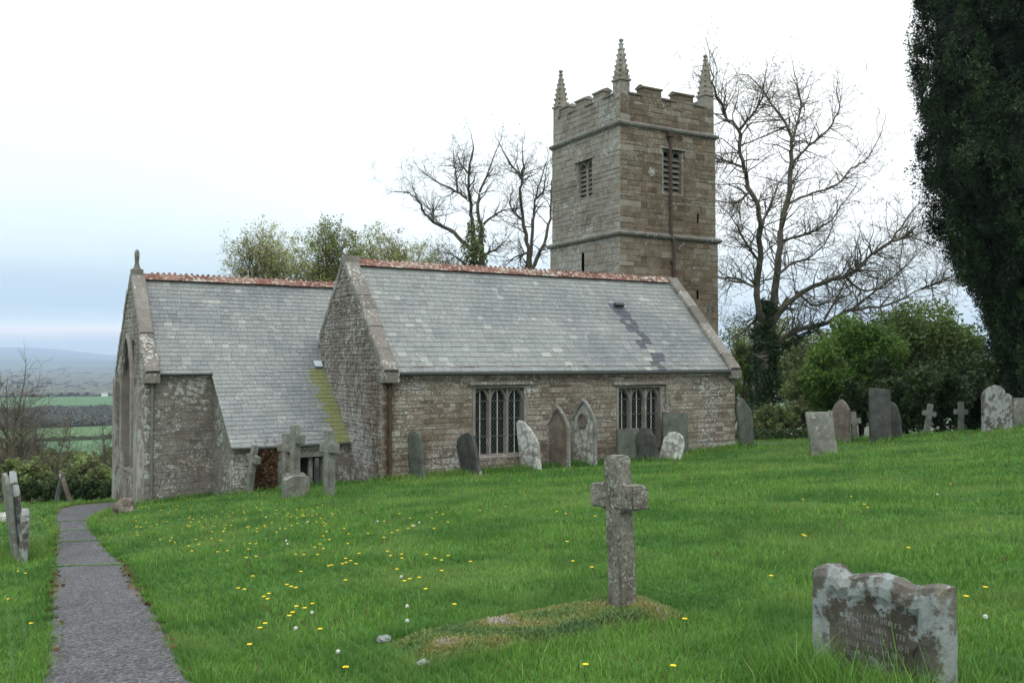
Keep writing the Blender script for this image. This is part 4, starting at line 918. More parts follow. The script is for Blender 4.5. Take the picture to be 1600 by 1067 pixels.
def cross(label, base, hd, H_, sw, st, arm, ah, az_, m, tilt=0., lean=0., group=None, head=None, rough=.004, loc_name='stone_cross', top_scale=1., taper=.88):
    """Latin cross; hd heading of its arms; az_ height of arm centre; arm = half span; ah = arm height"""
    a = R(hd); wd = Vector((math.cos(a), math.sin(a), 0)); nd = Vector((math.sin(a), -math.cos(a), 0)); base = Vector([float(q) for q in base]); rot = Matrix.Rotation(R(tilt), 3, nd) @ Matrix.Rotation(R(lean), 3, wd)
    bm = bmesh.new(); h = sw / 2; hb = h / taper
    out = [(-hb, -.15), (hb, -.15), (h, az_ - ah / 2), (arm, az_ - ah / 2), (arm, az_ + ah / 2), (h, az_ + ah / 2), (h, H_), (-h, H_), (-h, az_ + ah / 2), (-arm, az_ + ah / 2), (-arm, az_ - ah / 2), (-h, az_ - ah / 2)]
    fr_ = [bm.verts.new(wd * x + Vector((0, 0, z)) + nd * (st / 2)) for x, z in out]; bk = [bm.verts.new(wd * x + Vector((0, 0, z)) - nd * (st / 2)) for x, z in out]
    n = len(out); bm.faces.new(fr_); bm.faces.new(bk[::-1])
    for i in range(n): bm.faces.new((fr_[i], bk[i], bk[(i + 1) % n], fr_[(i + 1) % n]))
    bmesh.ops.recalc_face_normals(bm, faces=bm.faces)
    bmesh.ops.bevel(bm, geom=bm.edges[:], offset=min(.018, st * .12), segments=2, affect='EDGES', clamp_overlap=True)
    bmesh.ops.triangulate(bm, faces=[f for f in bm.faces if len(f.verts) > 4])
    for _ in range(3): bmesh.ops.subdivide_edges(bm, edges=[e for e in bm.edges if e.calc_length() > .05], cuts=1, use_grid_fill=True); bmesh.ops.triangulate(bm, faces=[f for f in bm.faces if len(f.verts) > 4])
    for v in bm.verts:
        p = v.co.copy(); d_ = Vector((mn.noise(p * 14 + base), mn.noise(p * 14 + base + Vector((7, 3, 1))), mn.noise(p * 14 + base + Vector((1, 9, 5))))) * rough + Vector((mn.noise(p * 45), mn.noise(p * 45 + Vector((4, 4, 4))), mn.noise(p * 45 + Vector((8, 1, 2))))) * rough * .8
        v.co = rot @ (p + d_)
    me = bpy.data.meshes.new(loc_name); bm.to_mesh(me); bm.free(); me.materials.append(m)
    o = bpy.data.objects.new(loc_name, me); col.objects.link(o); o.location = base
    return tag(o, label, 'cross', group) if label else o
for px, d, pt, lb, tl, m_ in ((1336, 25, 643, 'small stone cross hidden behind the tilted grey headstone', 4, 'cross_g'), (1447, 27, 630, 'small stone cross leaning left, in the dark hollow under the big tree', -9, 'cross_g'), (1502, 27, 628, 'small upright stone cross nearest the broad lichened headstone', 0, 'cross_g')):
    b0 = gbase(px, d); h_ = ht(px, pt, b0); cross(lb, b0, -30, h_, .15, .12, .20, .15, h_ * .68, M[m_], tl, group=GR)
b0 = gbase(1336, 24.7); 
# chancel group of crosses
GC = 'crosses by the lean-to'
def cbase(px, py, d): p = at(px, py, d); return np.array([p[0], p[1], p[2]])
def cross_px(px, d, ptop, lb, hd, sw, st, arm, ah, armfrac, m, tilt=0, lean=0, rough=.006):
    b0 = gbase(px, d); h_ = ht(px, ptop, b0); return b0, h_, (lambda name='stone_cross', label=lb: cross(label, b0, hd, h_, sw, st, arm, ah, h_ * armfrac, m, tilt, lean, GC, loc_name=name, rough=rough))
_, _, f_ = cross_px(389, 20.2, 694, 'leaning slate-grey cross at the left of the group, by the lean-to corner', 104, .17, .11, .26, .17, .72, M['cross_g'], 7, 4); f_()
_, _, f_ = cross_px(371, 20.6, 695, 'mossy stone cross half hidden by the lean-to corner', 106, .17, .12, .25, .17, .72, M['granite'], 0, 0); f_()
# tall cross on plinth: two crosses stand one behind the other
def plinth_cross(px, d, ptop, label, pw, ph, sw, arm, mm, base_row):
    b0 = gbase(px, d); h_ = ht(px, ptop, b0); root = thing('stone_cross', label, 'cross', b0, GC)
    c_ = cross(None, Vector(b0) + Vector((0, 0, ph * .9)), 110, h_ - ph * .9, sw, .15, arm, .2, (h_ - ph * .9) * .74, mm, loc_name='cross'); c_.parent = root; c_.location = (0, 0, ph * .9)
    mb = MB(); a = R(82); wd = np.array([math.cos(a), math.sin(a), 0]); nd = np.array([math.sin(a), -math.cos(a), 0]); o = np.array(b0) - wd * pw / 2 - nd * pw / 2 - Zv * .1
    mb.box(o, wd * pw, nd * pw, Zv * (ph + .1)); mb.box(o + wd * .05 + nd * .05 + Zv * (ph + .1), wd * (pw - .1), nd * (pw - .1), Zv * .05); mb.build('plinth', mm, root); return root
plinth_cross(461, 19.2, 664, 'tallest grey cross on a block plinth in front of the low window', .5, .34, .19, .28, M['cross_g'], 0)
_, _, f_ = cross_px(447, 20.0, 677, 'grey stone cross just behind and left of the tallest cross', 110, .17, .13, .26, .18, .75, M['granite']); f_()
_, _, f_ = cross_px(515, 17.6, 672, 'stout stone cross at the right of the group, below the mossy roof strip', 104, .185, .16, .25, .2, .74, M['cross_g']); f_()
b0 = gbase(463, 17.9); slab('headstone', 'low round-topped headstone block at the foot of the tallest cross', b0, 10, .50, ht(463, 743, b0), .22, rnd_top(.14), M['cross_g'], group=GC)
b0 = gbase(495, 20.3); slab('headstone', 'thin dark stone post in front of the low window', b0, 82, .22, ht(488, 716, b0), .1, rnd_top(.3), M['slate_d'], group=GC)
# left group
GL = 'stones beside the path'
b0 = gbase(27, 13.2); slab('headstone', 'tall grey slate headstone seen edge-on left of the path', b0, 95, .60, ht(16, 737, b0), .075, rnd_top(.1), M['cross_g'], 0, -7, group=GL)
b0 = gbase(30, 14.4); slab('headstone', 'white-blotched headstone seen edge-on behind the tall grey one', b0, 90, .55, ht(28, 733, b0), .12, shoulder, M['greystone'], 0, -4, group=GL)
b0 = gbase(38, 12.9); slab('headstone', 'short thick rounded stone nearest the camera beside the path', b0, 88, .34, ht(38, 794, b0), .12, rnd_top(.2), M['greystone'], 0, 2, group=GL)
b0 = gbase(36, 13.6); slab('headstone', 'grey shouldered headstone between the tall slate and the short rounded stone', b0, 92, .5, ht(36, 755, b0), .1, shoulder, M['greystone'], 0, -5, group=GL)
b0 = gbase(88, 23.6); slab('headstone', 'dark stone leaning right, left one of the pair by the hedge', b0, 90, .5, ht(92, 737, b0), .1, rnd_top(.2), M['slate_d'], 0, 11, group=GL)
b0 = gbase(112, 23.8); slab('headstone', 'dark stone leaning left, right one of the pair by the hedge', b0, 90, .6, ht(101, 737, b0), .12, rnd_top(.2), M['brown_s'], 0, -17, group=GL)
b0 = gbase(4, 18.5); slab('grave_slab', 'low pale stone slab in the grass at the left edge', b0, 10, .5, .14, .5, flat_t, M['white_l'], group=GL)
# boulder at the chancel corner
p0 = ground(196, 801); bm = bmesh.new(); bmesh.ops.create_icosphere(bm, subdivisions=4, radius=1)
for v in bm.verts:
    n_ = 1 + .35 * mn.noise(v.co * 1.6) + .12 * mn.noise(v.co * 5); v.co = Vector((v.co.x * .22 * n_, v.co.y * .18 * n_, v.co.z * .24 * n_ + .06))
me = bpy.data.meshes.new('boulder'); bm.to_mesh(me); bm.free(); me.materials.append(M['brown_s']); o = bpy.data.objects.new('boulder', me); col.objects.link(o); o.location = p0; tag(o, 'brown rounded boulder at the foot of the chancel corner by the path', 'boulder')

# ---- foreground cross
fb = ground(974, 962); dfb = dep(fb[0], fb[1])
HC = z_at(fb[0], fb[1], 712) - fb[2]; zarm = z_at(fb[0], fb[1], 776) - fb[2]
cross('lichen-speckled granite cross in the foreground, standing at the head of the mossy grave', fb, 94, HC, .14, .16, .235, .17, zarm, M['granite'], -3.2, 0, rough=.009, taper=.93)
# ---- mossy grave
g = [ground(*q) for q in ((592, 1003), (664, 1047), (1085, 968), (1000, 932))]
gc = sum(g) / 4; root = thing('grave_mound', 'low kerbed grave overgrown with yellow-brown moss below the foreground cross', 'grave', gc)
nu, nv = 70, 26; mb = MB(); GP = np.array([q[:2] for q in g])
def gpt(a, c): q = (g[0] * (1 - a) + g[3] * a) * (1 - c) + (g[1] * (1 - a) + g[2] * a) * c; return q
def gz(a, c, q):
    e = min(a, 1 - a) * 8; f = min(c, 1 - c) * 5; k = min(1, e) * min(1, f); k = k * k * (3 - 2 * k)
    return H(q[0], q[1]) - .03 + k * (.055 + .035 * mn.noise(Vector((q[0] * 3, q[1] * 3, 0))) + .012 * mn.noise(Vector((q[0] * 14, q[1] * 14, 0)))) + .03 * a
for i in range(nu + 1):
    for j in range(nv + 1):
        q = gpt(i / nu, j / nv); mb.v.append((q[0], q[1], gz(i / nu, j / nv, q)))
for i in range(nu):
    for j in range(nv): mb.f.append((i * (nv + 1) + j, (i + 1) * (nv + 1) + j, (i + 1) * (nv + 1) + j + 1, i * (nv + 1) + j + 1)); mb.c.append((min(1, max(0, .45 + .4 * mn.noise(Vector((mb.v[i * (nv + 1) + j][0] * 4, mb.v[i * (nv + 1) + j][1] * 4, 2))))), 0, .5)); mb.m.append(0)
mb.build('moss_bed', M['moss'], root, smooth=True)
n = 26000; A_ = rng.uniform(.01, .99, n); C_ = rng.uniform(.02, .98, n)
q = (g[0][None] * (1 - A_[:, None]) + g[3][None] * A_[:, None]) * (1 - C_[:, None]) + (g[1][None] * (1 - A_[:, None]) + g[2][None] * A_[:, None]) * C_[:, None]
e = np.clip(np.minimum(A_, 1 - A_) * 8, 0, 1) * np.clip(np.minimum(C_, 1 - C_) * 5, 0, 1); e = e * e * (3 - 2 * e)
zz = height(q[:, 0], q[:, 1]) - .02 + e * .065 + .03 * A_
ang = rng.uniform(0, 6.28, n); hh = rng.uniform(.008, .028, n); ww = rng.uniform(.003, .007, n); tl = rng.normal(0, .012, (n, 2))
base_ = np.c_[q[:, 0], q[:, 1], zz]; s_ = np.c_[np.cos(ang) * ww, np.sin(ang) * ww, np.zeros(n)]; tip = base_ + np.c_[tl, hh]
low = np.array([mn.noise(Vector((x * 3.2, y * 3.2, 0))) for x, y in q[:, :2]]); tone = np.clip(.5 + .75 * low + rng.normal(0, .12, n), 0, 1)
tag(quads('moss_tufts', np.stack([base_ - s_, base_ + s_, tip + s_ * .4, tip - s_ * .4], 1), np.c_[tone, 0 * tone, tone], M['moss'], root), kind='stuff')
for k, (px, py, s) in enumerate(((600, 1003, .05), (662, 1043, .045))):
    q = ground(px, py); bm = bmesh.new(); bmesh.ops.create_icosphere(bm, subdivisions=3, radius=1)
    for v in bm.verts: n_ = 1 + .3 * mn.noise(v.co * 2 + Vector((k, 0, 0))); v.co = Vector((v.co.x * s * n_, v.co.y * s * .8 * n_, v.co.z * s * .55 * n_ + .02)) + Vector(q) - Vector(gc)
    me = bpy.data.meshes.new('kerb_stone'); bm.to_mesh(me); bm.free(); me.materials.append(M['greystone']); o = bpy.data.objects.new('kerb_stone', me); col.objects.link(o); o.parent = root

# ---- foreground headstone, lower right
L_ = at(1283, 890, 4.75); R_ = None
def headstone_fg():
    d0 = 4.6; lt = at(1281, 889, d0); hd = 92.; a = R(hd + 180); wd = np.array([math.cos(a), math.sin(a), 0])          # towards the camera
    # width so that the right edge shows at column 1495
    best = min(np.arange(.4, 1.2, .005), key=lambda w: abs((lambda q: 800 + FPX * (q @ RT) / (q @ FW))(lt + wd * w) - 1487))
    w_ = best; cx = lt + wd * w_ / 2; zb_ = H(cx[0], cx[1]) ; h_ = lt[2] - zb_
    root = thing('headstone', 'broad shouldered headstone with a worn inscription in the lower right corner, patched with grey lichen', 'gravestone', (cx[0], cx[1], zb_))
    B = np.array([cx[0], cx[1], zb_])
    ts_ = np.linspace(0, 1, 201); pxs = np.array([(lambda q: 800 + FPX * (q @ RT) / (q @ FW))(lt + wd * w_ * t) for t in ts_])
    prof = []
    for px, py in ((1281, 889), (1290, 885), (1315, 884), (1320, 892), (1326, 902), (1340, 901), (1365, 899), (1388, 900), (1408, 907), (1430, 918), (1440, 920), (1452, 917), (1475, 915), (1487, 920)):
        t = float(np.interp(px, pxs, ts_)); q = lt + wd * w_ * t; prof.append((t, z_at(q[0], q[1], py) - zb_))
    prof = [(a_, b_ / h_) for a_, b_ in prof]
    mb = slab('s', '', B, hd + 180, w_, h_, .13, prof, M['greystone'], build=False, seg=.022, rough=.006, bev=.02)
    # carve shallow panel into the visible face
    nd = np.array([math.sin(a), -math.cos(a), 0])
    V = np.array(mb.v); rel = V - B; s = rel @ wd; o = rel @ nd; z = rel[:, 2]
    side = np.sign((-B) @ nd)
    pan = (np.abs(s + .01) < w_ * .35) & (z < h_ - .08) & (o * side > .02)
    V[pan] -= (nd * side * .016)
    pil = (np.abs(s) > w_ * .36) & (o * side > 0); V[pil] += nd * side * .012
    mb.v = [tuple(p) for p in V]; bdy = mb.build('slab', M['greystone'], root, smooth=False)
    bm = bmesh.new(); bm.from_mesh(bdy.data); bmesh.ops.recalc_face_normals(bm, faces=bm.faces); bm.to_mesh(bdy.data); bm.free()
    pn = MB(); rim = []
    for u_, v_ in [(u, 0) for u in np.linspace(-1, 1, 14)] + [(1, v) for v in np.linspace(.08, 1, 12)] + [(u, 1) for u in np.linspace(.86, -.86, 13)] + [(-1, v) for v in np.linspace(.92, .08, 12)]:
        jx = 1 + .24 * mn.noise(Vector((u_ * 2.3, v_ * 4, 1))); rim.append((u_ * w_ * .33 * jx - .01, (h_ - .095 + .05 * mn.noise(Vector((u_ * 4, v_, 7)))) * v_ - .05 * (1 - v_)))
    o0 = .13 / 2 - .007; m_n = len(rim); vs = [B + wd * x + Zv * z + nd * side * o0 for x, z in rim] + [B + wd * x + Zv * z + nd * side * (o0 - .03) for x, z in rim]
    pn.add(vs, [tuple(range(m_n))] + [(k, (k + 1) % m_n, m_n + (k + 1) % m_n, m_n + k) for k in range(m_n)]); pn.build('inscription_panel', M['panel'], root)
    im = MB()                              # weathered, unreadable raised lettering
    for r in range(9):
        z = h_ - .17 - r * .048; s_ = -w_ * .27 + random.uniform(0, .03)
        while s_ < w_ * .24:
            lw2 = random.uniform(.006, .014)
            if random.random() < .82:
                hgt = .024 + random.uniform(-.004, .004); off = (.13 / 2 - .0075) * side
                im.box(B + wd * s_ + Zv * z + nd * off, wd * .0035, Zv * hgt, nd * side * .004)
                k = random.random()
                if k < .4: im.box(B + wd * (s_ + lw2 * .8) + Zv * z + nd * off, wd * .0035, Zv * hgt, nd * side * .0045)
                if k > .3: im.box(B + wd * s_ + Zv * (z + hgt * random.choice((0, .42, .85))) + nd * off, wd * lw2, Zv * .0035, nd * side * .0038)
            s_ += lw2 + .009
    im.build('inscription', M['letters'], root)
    return B, w_
HB, HWd = headstone_fg()

# ------------------------------------------------------------------ trees
class Tree:
    def __init__(s): s.mb = MB(); s.tips = []
    def grow(s, p, d, L, r, lev, wob=.28, up=.06, spread=(35, 65), kids=(2, 4), ratio=.58, droop=0.):
        n = 5 if L > .5 else 3; pts = [p]; rad = [r]; dd = d / np.linalg.norm(d)
        for i in range(n):
            dd = dd + rng.normal(0, wob, 3) * .6; dd[2] += up - droop * (i / n); dd /= np.linalg.norm(dd); pts.append(pts[-1] + dd * L / n); rad.append(r * (1 - .75 * (i + 1) / n))
        s.mb.tube(pts, rad, 3 if r < .02 else 5, cap=False); s.tips += [(pts[-1], dd), (pts[-2], dd), (pts[n // 2], dd)]
        if lev <= 0: return
        for k in range(rng.integers(kids[0], kids[1] + 1)):
            i = rng.integers(1, n + 1); ax = np.cross(dd, rng.normal(0, 1, 3)); ax /= np.linalg.norm(ax) + 1e-9
            an = R(rng.uniform(*spread)); loc = pts[i] - pts[i - 1]; loc /= np.linalg.norm(loc); nd = loc * math.cos(an) + ax * math.sin(an)
            s.grow(pts[i], nd, L * ratio * rng.uniform(.7, 1.2), max(rad[i] * .72, .0065), lev - 1, wob, up, spread, kids, ratio, droop)
    def limb(s, pts, r0, r1, side=10, L=1.6, lev=2, sub=4, **kw):
        P_ = np.array(pts, float); n = len(P_); t = np.linspace(0, n - 1, (n - 1) * sub + 1); Q = np.c_[[np.interp(t, range(n), P_[:, k]) for k in range(3)]].T
        Q[1:-1] = (Q[:-2] + 2 * Q[1:-1] + Q[2:]) / 4; Q[1:-1] += rng.normal(0, r0 * .22, Q[1:-1].shape); m = len(Q); rad = np.linspace(r0, r1, m)
        s.mb.tube(Q, rad, 8 if r0 > .08 else 5, cap=False)
        for k in range(side):
            i = int(rng.uniform(.15, 1) * (m - 1)); i = max(1, i); loc = Q[i] - Q[i - 1]; loc /= np.linalg.norm(loc) + 1e-9; ax = np.cross(loc, rng.normal(0, 1, 3)); ax /= np.linalg.norm(ax) + 1e-9
            an = R(rng.uniform(35, 75)); s.grow(Q[i], loc * math.cos(an) + ax * math.sin(an), L * rng.uniform(.6, 1.2), max(.010, min(rad[i] * .5, .035)), lev, **kw)
        s.grow(Q[-1], Q[-1] - Q[-2], L * .8, r1, lev, **kw)
def leaf_quads(P_, size, tone, flat=.0, asp=.5):
    n = len(P_); a = rng.normal(0, 1, (n, 3)); a[:, 2] *= (1 - flat); a /= np.linalg.norm(a, axis=1)[:, None]; b_ = np.cross(a, rng.normal(0, 1, (n, 3))); b_ /= np.linalg.norm(b_, axis=1)[:, None]
    s = (size * rng.uniform(.6, 1.3, n))[:, None]; a = a * s; b_ = b_ * s * asp
    return np.stack([P_ - a, P_ - b_ * .9 + a * .1, P_ + a, P_ + b_], 1), np.c_[np.clip(tone, 0, 1), 0 * tone, rng.uniform(0, 1, n)]
def px_limb(pts, d0, drift):
    n = len(pts); return [at(x, y, d0 + drift * i / max(1, n - 1) + (.25 * math.sin(i * 2.1 + drift) if i else 0)) for i, (x, y) in enumerate(pts)]
def ivy(p0, p1, r, n, parent, ls=.09, mt='ivy'):
    t = rng.uniform(0, 1, n) ** 1.2; a = rng.uniform(0, 6.28, n); lump = 1 + .35 * np.sin(a * 3 + t * 9) + .25 * np.sin(t * 23 + a)
    rr = r * (1 - .55 * t) * lump * rng.uniform(.85, 1.15, n); p = np.array(p0)[None] * (1 - t[:, None]) + np.array(p1)[None] * t[:, None] + np.c_[np.cos(a) * rr, np.sin(a) * rr, rng.normal(0, .1, n)]
    V_, c_ = leaf_quads(p, ls, rng.normal(.5, .25, n)); return quads('ivy', V_, c_, M[mt], parent)

# big bare ash at the right of the tower
D = 42.; t = Tree()
tb = at(1192, 660, D); tb[2] = H(tb[0], tb[1])
root = thing('bare_ash_tree', 'large leafless tree with ivy on its trunk standing right of the tower', 'tree', tb)
trunk = [tb - Zv * .3] + [at(*q, D) for q in ((1193, 600), (1191, 560), (1195, 530), (1200, 500))]
t.limb(trunk, .50, .30, side=3, L=2.2, lev=2)
LA = [((1196, 510), (1184, 480), (1183, 441), (1190, 386), (1188, 337), (1171, 294), (1158, 250), (1155, 201), (1133, 180), (1117, 141), (1112, 114)),
      ((1203, 505), (1212, 441), (1220, 364), (1232, 305), (1238, 239), (1236, 207), (1210, 169), (1182, 131)),
      ((1204, 515), (1218, 484), (1253, 457), (1286, 441), (1329, 430), (1362, 397), (1394, 375), (1422, 335)),
      ((1196, 560), (1212, 538), (1242, 517), (1286, 506), (1324, 487), (1394, 476), (1440, 451))]
LB = [((1180, 449), (1150, 434), (1128, 435), (1110, 428)), ((1158, 261), (1139, 253), (1117, 247), (1100, 240)), ((1238, 222), (1253, 169), (1248, 141), (1240, 109)), ((1237, 256), (1264, 228), (1297, 201), (1313, 169), (1307, 141)),
      ((1234, 318), (1269, 302), (1307, 291), (1329, 264), (1356, 250), (1378, 205)), ((1222, 376), (1255, 368), (1275, 360), (1300, 345), (1330, 300)), ((1288, 500), (1305, 470), (1324, 435), (1350, 415), (1375, 380)), ((1186, 410), (1165, 380), (1150, 350), (1135, 330)),
      ((1189, 350), (1205, 320), (1215, 290), (1228, 270)), ((1155, 205), (1175, 180), (1190, 160), (1195, 125)), ((1215, 430), (1240, 410), (1262, 405), (1290, 380), (1305, 345)), ((1330, 487), (1360, 460), (1400, 430), (1430, 400)), ((1320, 432), (1345, 455), (1385, 450), (1410, 425)),
      ((1200, 470), (1180, 500), (1160, 520), (1140, 530)), ((1172, 300), (1150, 320), (1130, 315)), ((1300, 508), (1320, 530), (1350, 520), (1380, 500)), ((1395, 376), (1425, 370), (1450, 380)), ((1440, 452), (1470, 440), (1490, 430)), ((1245, 455), (1270, 480), (1300, 470), (1330, 460))]
for i, q in enumerate(LA): t.limb(px_limb(q, D, (-3, 2.5, -2.5, 3)[i]), (.17, .19, .14, .18)[i], .03, side=72, L=2.0, lev=3, ratio=.52, kids=(2, 3), spread=(30, 70), up=.02, wob=.33)
for i, q in enumerate(LB): t.limb(px_limb(q, D + (-1.2, 1, -.6, 1.4, .2)[i % 5], (2, -2, 1.5, -1)[i % 4]), .065, .02, side=34, L=1.7, lev=3, ratio=.52, kids=(2, 3), spread=(30, 70), up=.02, wob=.33)
t.mb.build('trunk_and_branches', M['bark'], root)
ivy(tb, at(1198, 470, D), .66, 9000, root, .09); ivy(at(1198, 560, D), at(1285, 505, D), .22, 900, root, .08)
tips = np.array([p for p, _ in t.tips]); tp = tips[rng.integers(0, len(tips), 5000)] + rng.normal(0, .025, (5000, 3)); V_, c_ = leaf_quads(tp, .035, rng.uniform(0, 1, 5000)); quads('buds', V_, c_, M['leaf_b'], root)

# two bare trees behind the aisle roof
def bare(label, base_px, d, trunk_px, limbs, r, ivy_n, ivt, lim_r=.115, side=11, L=1.3):
    tb = at(*base_px, d); tb[2] = H(tb[0], tb[1]); t = Tree(); root = thing('bare_tree', label, 'tree', tb)
    t.limb([tb - Zv * .3] + [at(*q, d) for q in trunk_px], r, r * .75, side=2, L=1.2, lev=1)
    for i, q in enumerate(limbs): t.limb(px_limb(q, d, (-2, 1.5, 2, -1, .5)[i % 5]), lim_r * (1 if i < 3 else .6), .02, side=side + 4, L=L, lev=3, ratio=.58, wob=.33, kids=(2, 3), spread=(25, 60))
    t.mb.build('trunk_and_branches', M['bark_d'], root)
    if ivy_n: ivy(at(*trunk_px[0], d), at(*ivt, d), .75, ivy_n, root, .09, 'leaf_s')
    return t, root
bare('leafless tree with an ivied trunk rising behind the middle of the aisle roof', (745, 640), 46, ((746, 500), (745, 430), (742, 400)),
     [((742, 400), (738, 352), (735, 318), (731, 288), (733, 261), (740, 234), (738, 220)), ((750, 420), (753, 359), (745, 325), (750, 298), (760, 278), (769, 251), (780, 224)), ((737, 392), (708, 362), (677, 347), (661, 332), (655, 315), (640, 301), (618, 300)),
      ((730, 310), (704, 294), (681, 284), (664, 271)), ((756, 350), (775, 335), (789, 327), (812, 325)), ((733, 418), (714, 402), (700, 395)), ((676, 346), (678, 330), (675, 318)), ((733, 270), (722, 262), (715, 245)), ((755, 400), (775, 390), (790, 375)), ((715, 298), (712, 270), (708, 250))], .34, 3200, (741, 350))
bare('leafless tree close to the left side of the tower', (826, 640), 45, ((826, 500), (826, 430)),
     [((826, 428), (826, 389), (817, 342), (812, 301), (816, 278), (806, 267), (792, 250), (782, 227)), ((827, 428), (829, 396), (834, 342), (836, 315), (843, 284), (855, 251)), ((829, 425), (850, 382), (860, 342), (861, 301), (864, 270)), ((815, 290), (817, 260), (816, 232)), ((817, 345), (805, 335), (795, 320), (800, 300)), ((838, 310), (850, 300), (853, 270)), ((825, 395), (808, 400), (790, 415))], .22, 0, None, lim_r=.11)
# budding trees behind the chancel
GB = 'budding trees behind the chancel'
def budding(label, px, ptop, d, half, mt, nleaf, seed_dir=0, density=1.):
    tb = at(px, 600, d); tb[2] = H(tb[0], tb[1]); top = z_at(tb[0], tb[1], ptop); root = thing('budding_tree', label, 'tree', tb, GB); t = Tree()
    hb = z_at(tb[0], tb[1], 470); R0 = half / FPX * d
    t.limb([tb - Zv * .3, np.array([tb[0], tb[1], (tb[2] + hb) / 2]), np.array([tb[0] + .2, tb[1], hb])], .32, .22, side=2, L=1.5, lev=1)
    for k in range(17):
        a = k * 2.4 + seed_dir; rr = R0 * (.2 + .72 * ((k * .37) % 1)); e = np.array([tb[0] + math.cos(a) * rr, tb[1] + math.sin(a) * rr, top - .6 - (top - hb) * (.10 + .55 * (rr / R0) ** 2 + .12 * random.random())])
        s_ = np.array([tb[0], tb[1], hb - .8]); m_ = s_ * .45 + e * .55 + np.array([0, 0, -.3]) + rng.normal(0, .3, 3); t.limb([s_, m_, e], .085, .02, side=14, L=1.25, lev=3, ratio=.58, kids=(2, 3))
    t.mb.build('trunk_and_branches', M['bark_d'], root)
    tips = np.array([p for p, _ in t.tips]); tp = tips[rng.integers(0, len(tips), nleaf)] + rng.normal(0, .10, (nleaf, 3)); V_, c_ = leaf_quads(tp, .055, rng.normal(.5, .25, nleaf) + .25 * np.sin(tp[:, 0] * 1.7)); quads('crown', V_, c_, M[mt], root)
budding('leftmost budding tree, greyish green with an ivied stem', 415, 352, 44, 60, 'leaf_b', 15000)
budding('broad olive-green budding tree rising just left of the aisle gable', 530, 344, 43, 84, 'leaf_o', 30000, 1.)
budding('thin budding tree right behind the top of the aisle gable', 618, 360, 47, 66, 'leaf_b', 17000, 2.)
budding('smallest sparse budding tree next to the ivied bare tree', 688, 384, 50, 50, 'leaf_b', 6000, .5)

# ---- bushes
def bush(name, label, cx, ctop, cbot, d, half, mt, n, ls=.09, cat='bush', group=None, depth=None, seed=0, stems=True, clumps=60, inner=.55, asp=.55):
    c = at(cx, cbot, d); gz_ = H(c[0], c[1]); top = z_at(c[0], c[1], ctop); bot = max(gz_, z_at(c[0], c[1], cbot)) if cbot else gz_
    rx = half / FPX * d; ry = (depth or rx * .8); hz = (top - bot) / 2; cen = np.array([c[0], c[1], bot + hz]); root = thing(name, label, cat, (c[0], c[1], gz_), group)
    r2 = np.random.default_rng(seed + 11); u = r2.normal(0, 1, (clumps, 3)); u /= np.linalg.norm(u, axis=1)[:, None]; rad = r2.uniform(inner, 1.0, clumps)[:, None]; uu = u * rad
    lat = np.array([RT[0], RT[1], 0]); dpt = np.array([math.sin(YAW), math.cos(YAW), 0])
    cc = cen + lat * (uu[:, :1] * rx * .86) + dpt * (uu[:, 1:2] * ry * .86) + Zv * (uu[:, 2:3] * hz * .88)
    ct = r2.normal(0, .16, clumps); cr = r2.uniform(.12, .30, clumps) * min(rx, hz * 1.3)
    i = r2.integers(0, clumps, n); v = r2.normal(0, 1, (n, 3)); v /= np.linalg.norm(v, axis=1)[:, None]; p = cc[i] + v * (cr[i] * r2.uniform(.35, 1.1, n) ** .7)[:, None]
    p[:, 2] = np.maximum(p[:, 2], gz_ + .02)
    V_, c_ = leaf_quads(p, ls, .48 + ct[i] + .10 * v[:, 2] * 0 + r2.normal(0, .17, n), asp=asp); quads('leaves', V_, c_, M[mt], root)
    if stems:
        t = Tree(); 
        for k in range(6):
            j = r2.integers(0, clumps); t.limb([np.array([c[0] + r2.normal(0, .2), c[1] + r2.normal(0, .2), gz_ - .1]), (cen + cc[j]) / 2 - Zv * .1, cc[j]], .05, .015, side=5, L=.8, lev=1)
        t.mb.build('stems', M['twig'], root)
    return root
GS = 'shrubs bordering the churchyard on the right'
bush('shrub', 'bright fresh-green shrub in the middle of the shrubbery, beside the dark hollow', 1335, 498, 665, 33, 88, 'leaf_l', 32000, .075, group=GS, seed=1, clumps=90)
bush('shrub', 'tall rounded olive-green shrub beside the dark evergreen', 1445, 466, 650, 36, 96, 'leaf_m', 36000, .075, group=GS, seed=2, clumps=100)
bush('shrub', 'low dark evergreen shrub filling the hollow behind the small crosses', 1420, 560, 712, 31, 130, 'leaf_h', 40000, .08, group=GS, seed=3, clumps=80, inner=.2)
bush('shrub', 'dark evergreen shrub under the big evergreen tree at the right edge', 1550, 540, 706, 32, 100, 'leaf_h', 30000, .08, group=GS, seed=4, clumps=70, inner=.2)
bush('shrub', 'thin brownish twiggy shrub just right of the ivied trunk', 1262, 560, 690, 38, 45, 'leaf_s', 11000, .06, group=GS, seed=5, clumps=60)
bush('shrub', 'olive shrub between the aisle end and the ivied trunk', 1160, 520, 700, 44, 36, 'leaf_m', 9000, .08, group=GS, seed=6, clumps=60)
bush('shrub', 'low green shrub at the foot of the ivied trunk', 1225, 625, 690, 36, 60, 'leaf_s', 12000, .07, group=GS, seed=7, clumps=60, inner=.2)
bush('shrub', 'dim distant shrub behind the bright green one', 1290, 520, 640, 50, 100, 'leaf_s', 16000, .11, group=GS, seed=8, clumps=80)
bush('shrub', 'far grey-brown thicket low behind the bare tree', 1190, 480, 640, 60, 80, 'leaf_s', 9000, .11, group=GS, seed=9, clumps=80)
GV = 'scrub along the lower edge of the churchyard'
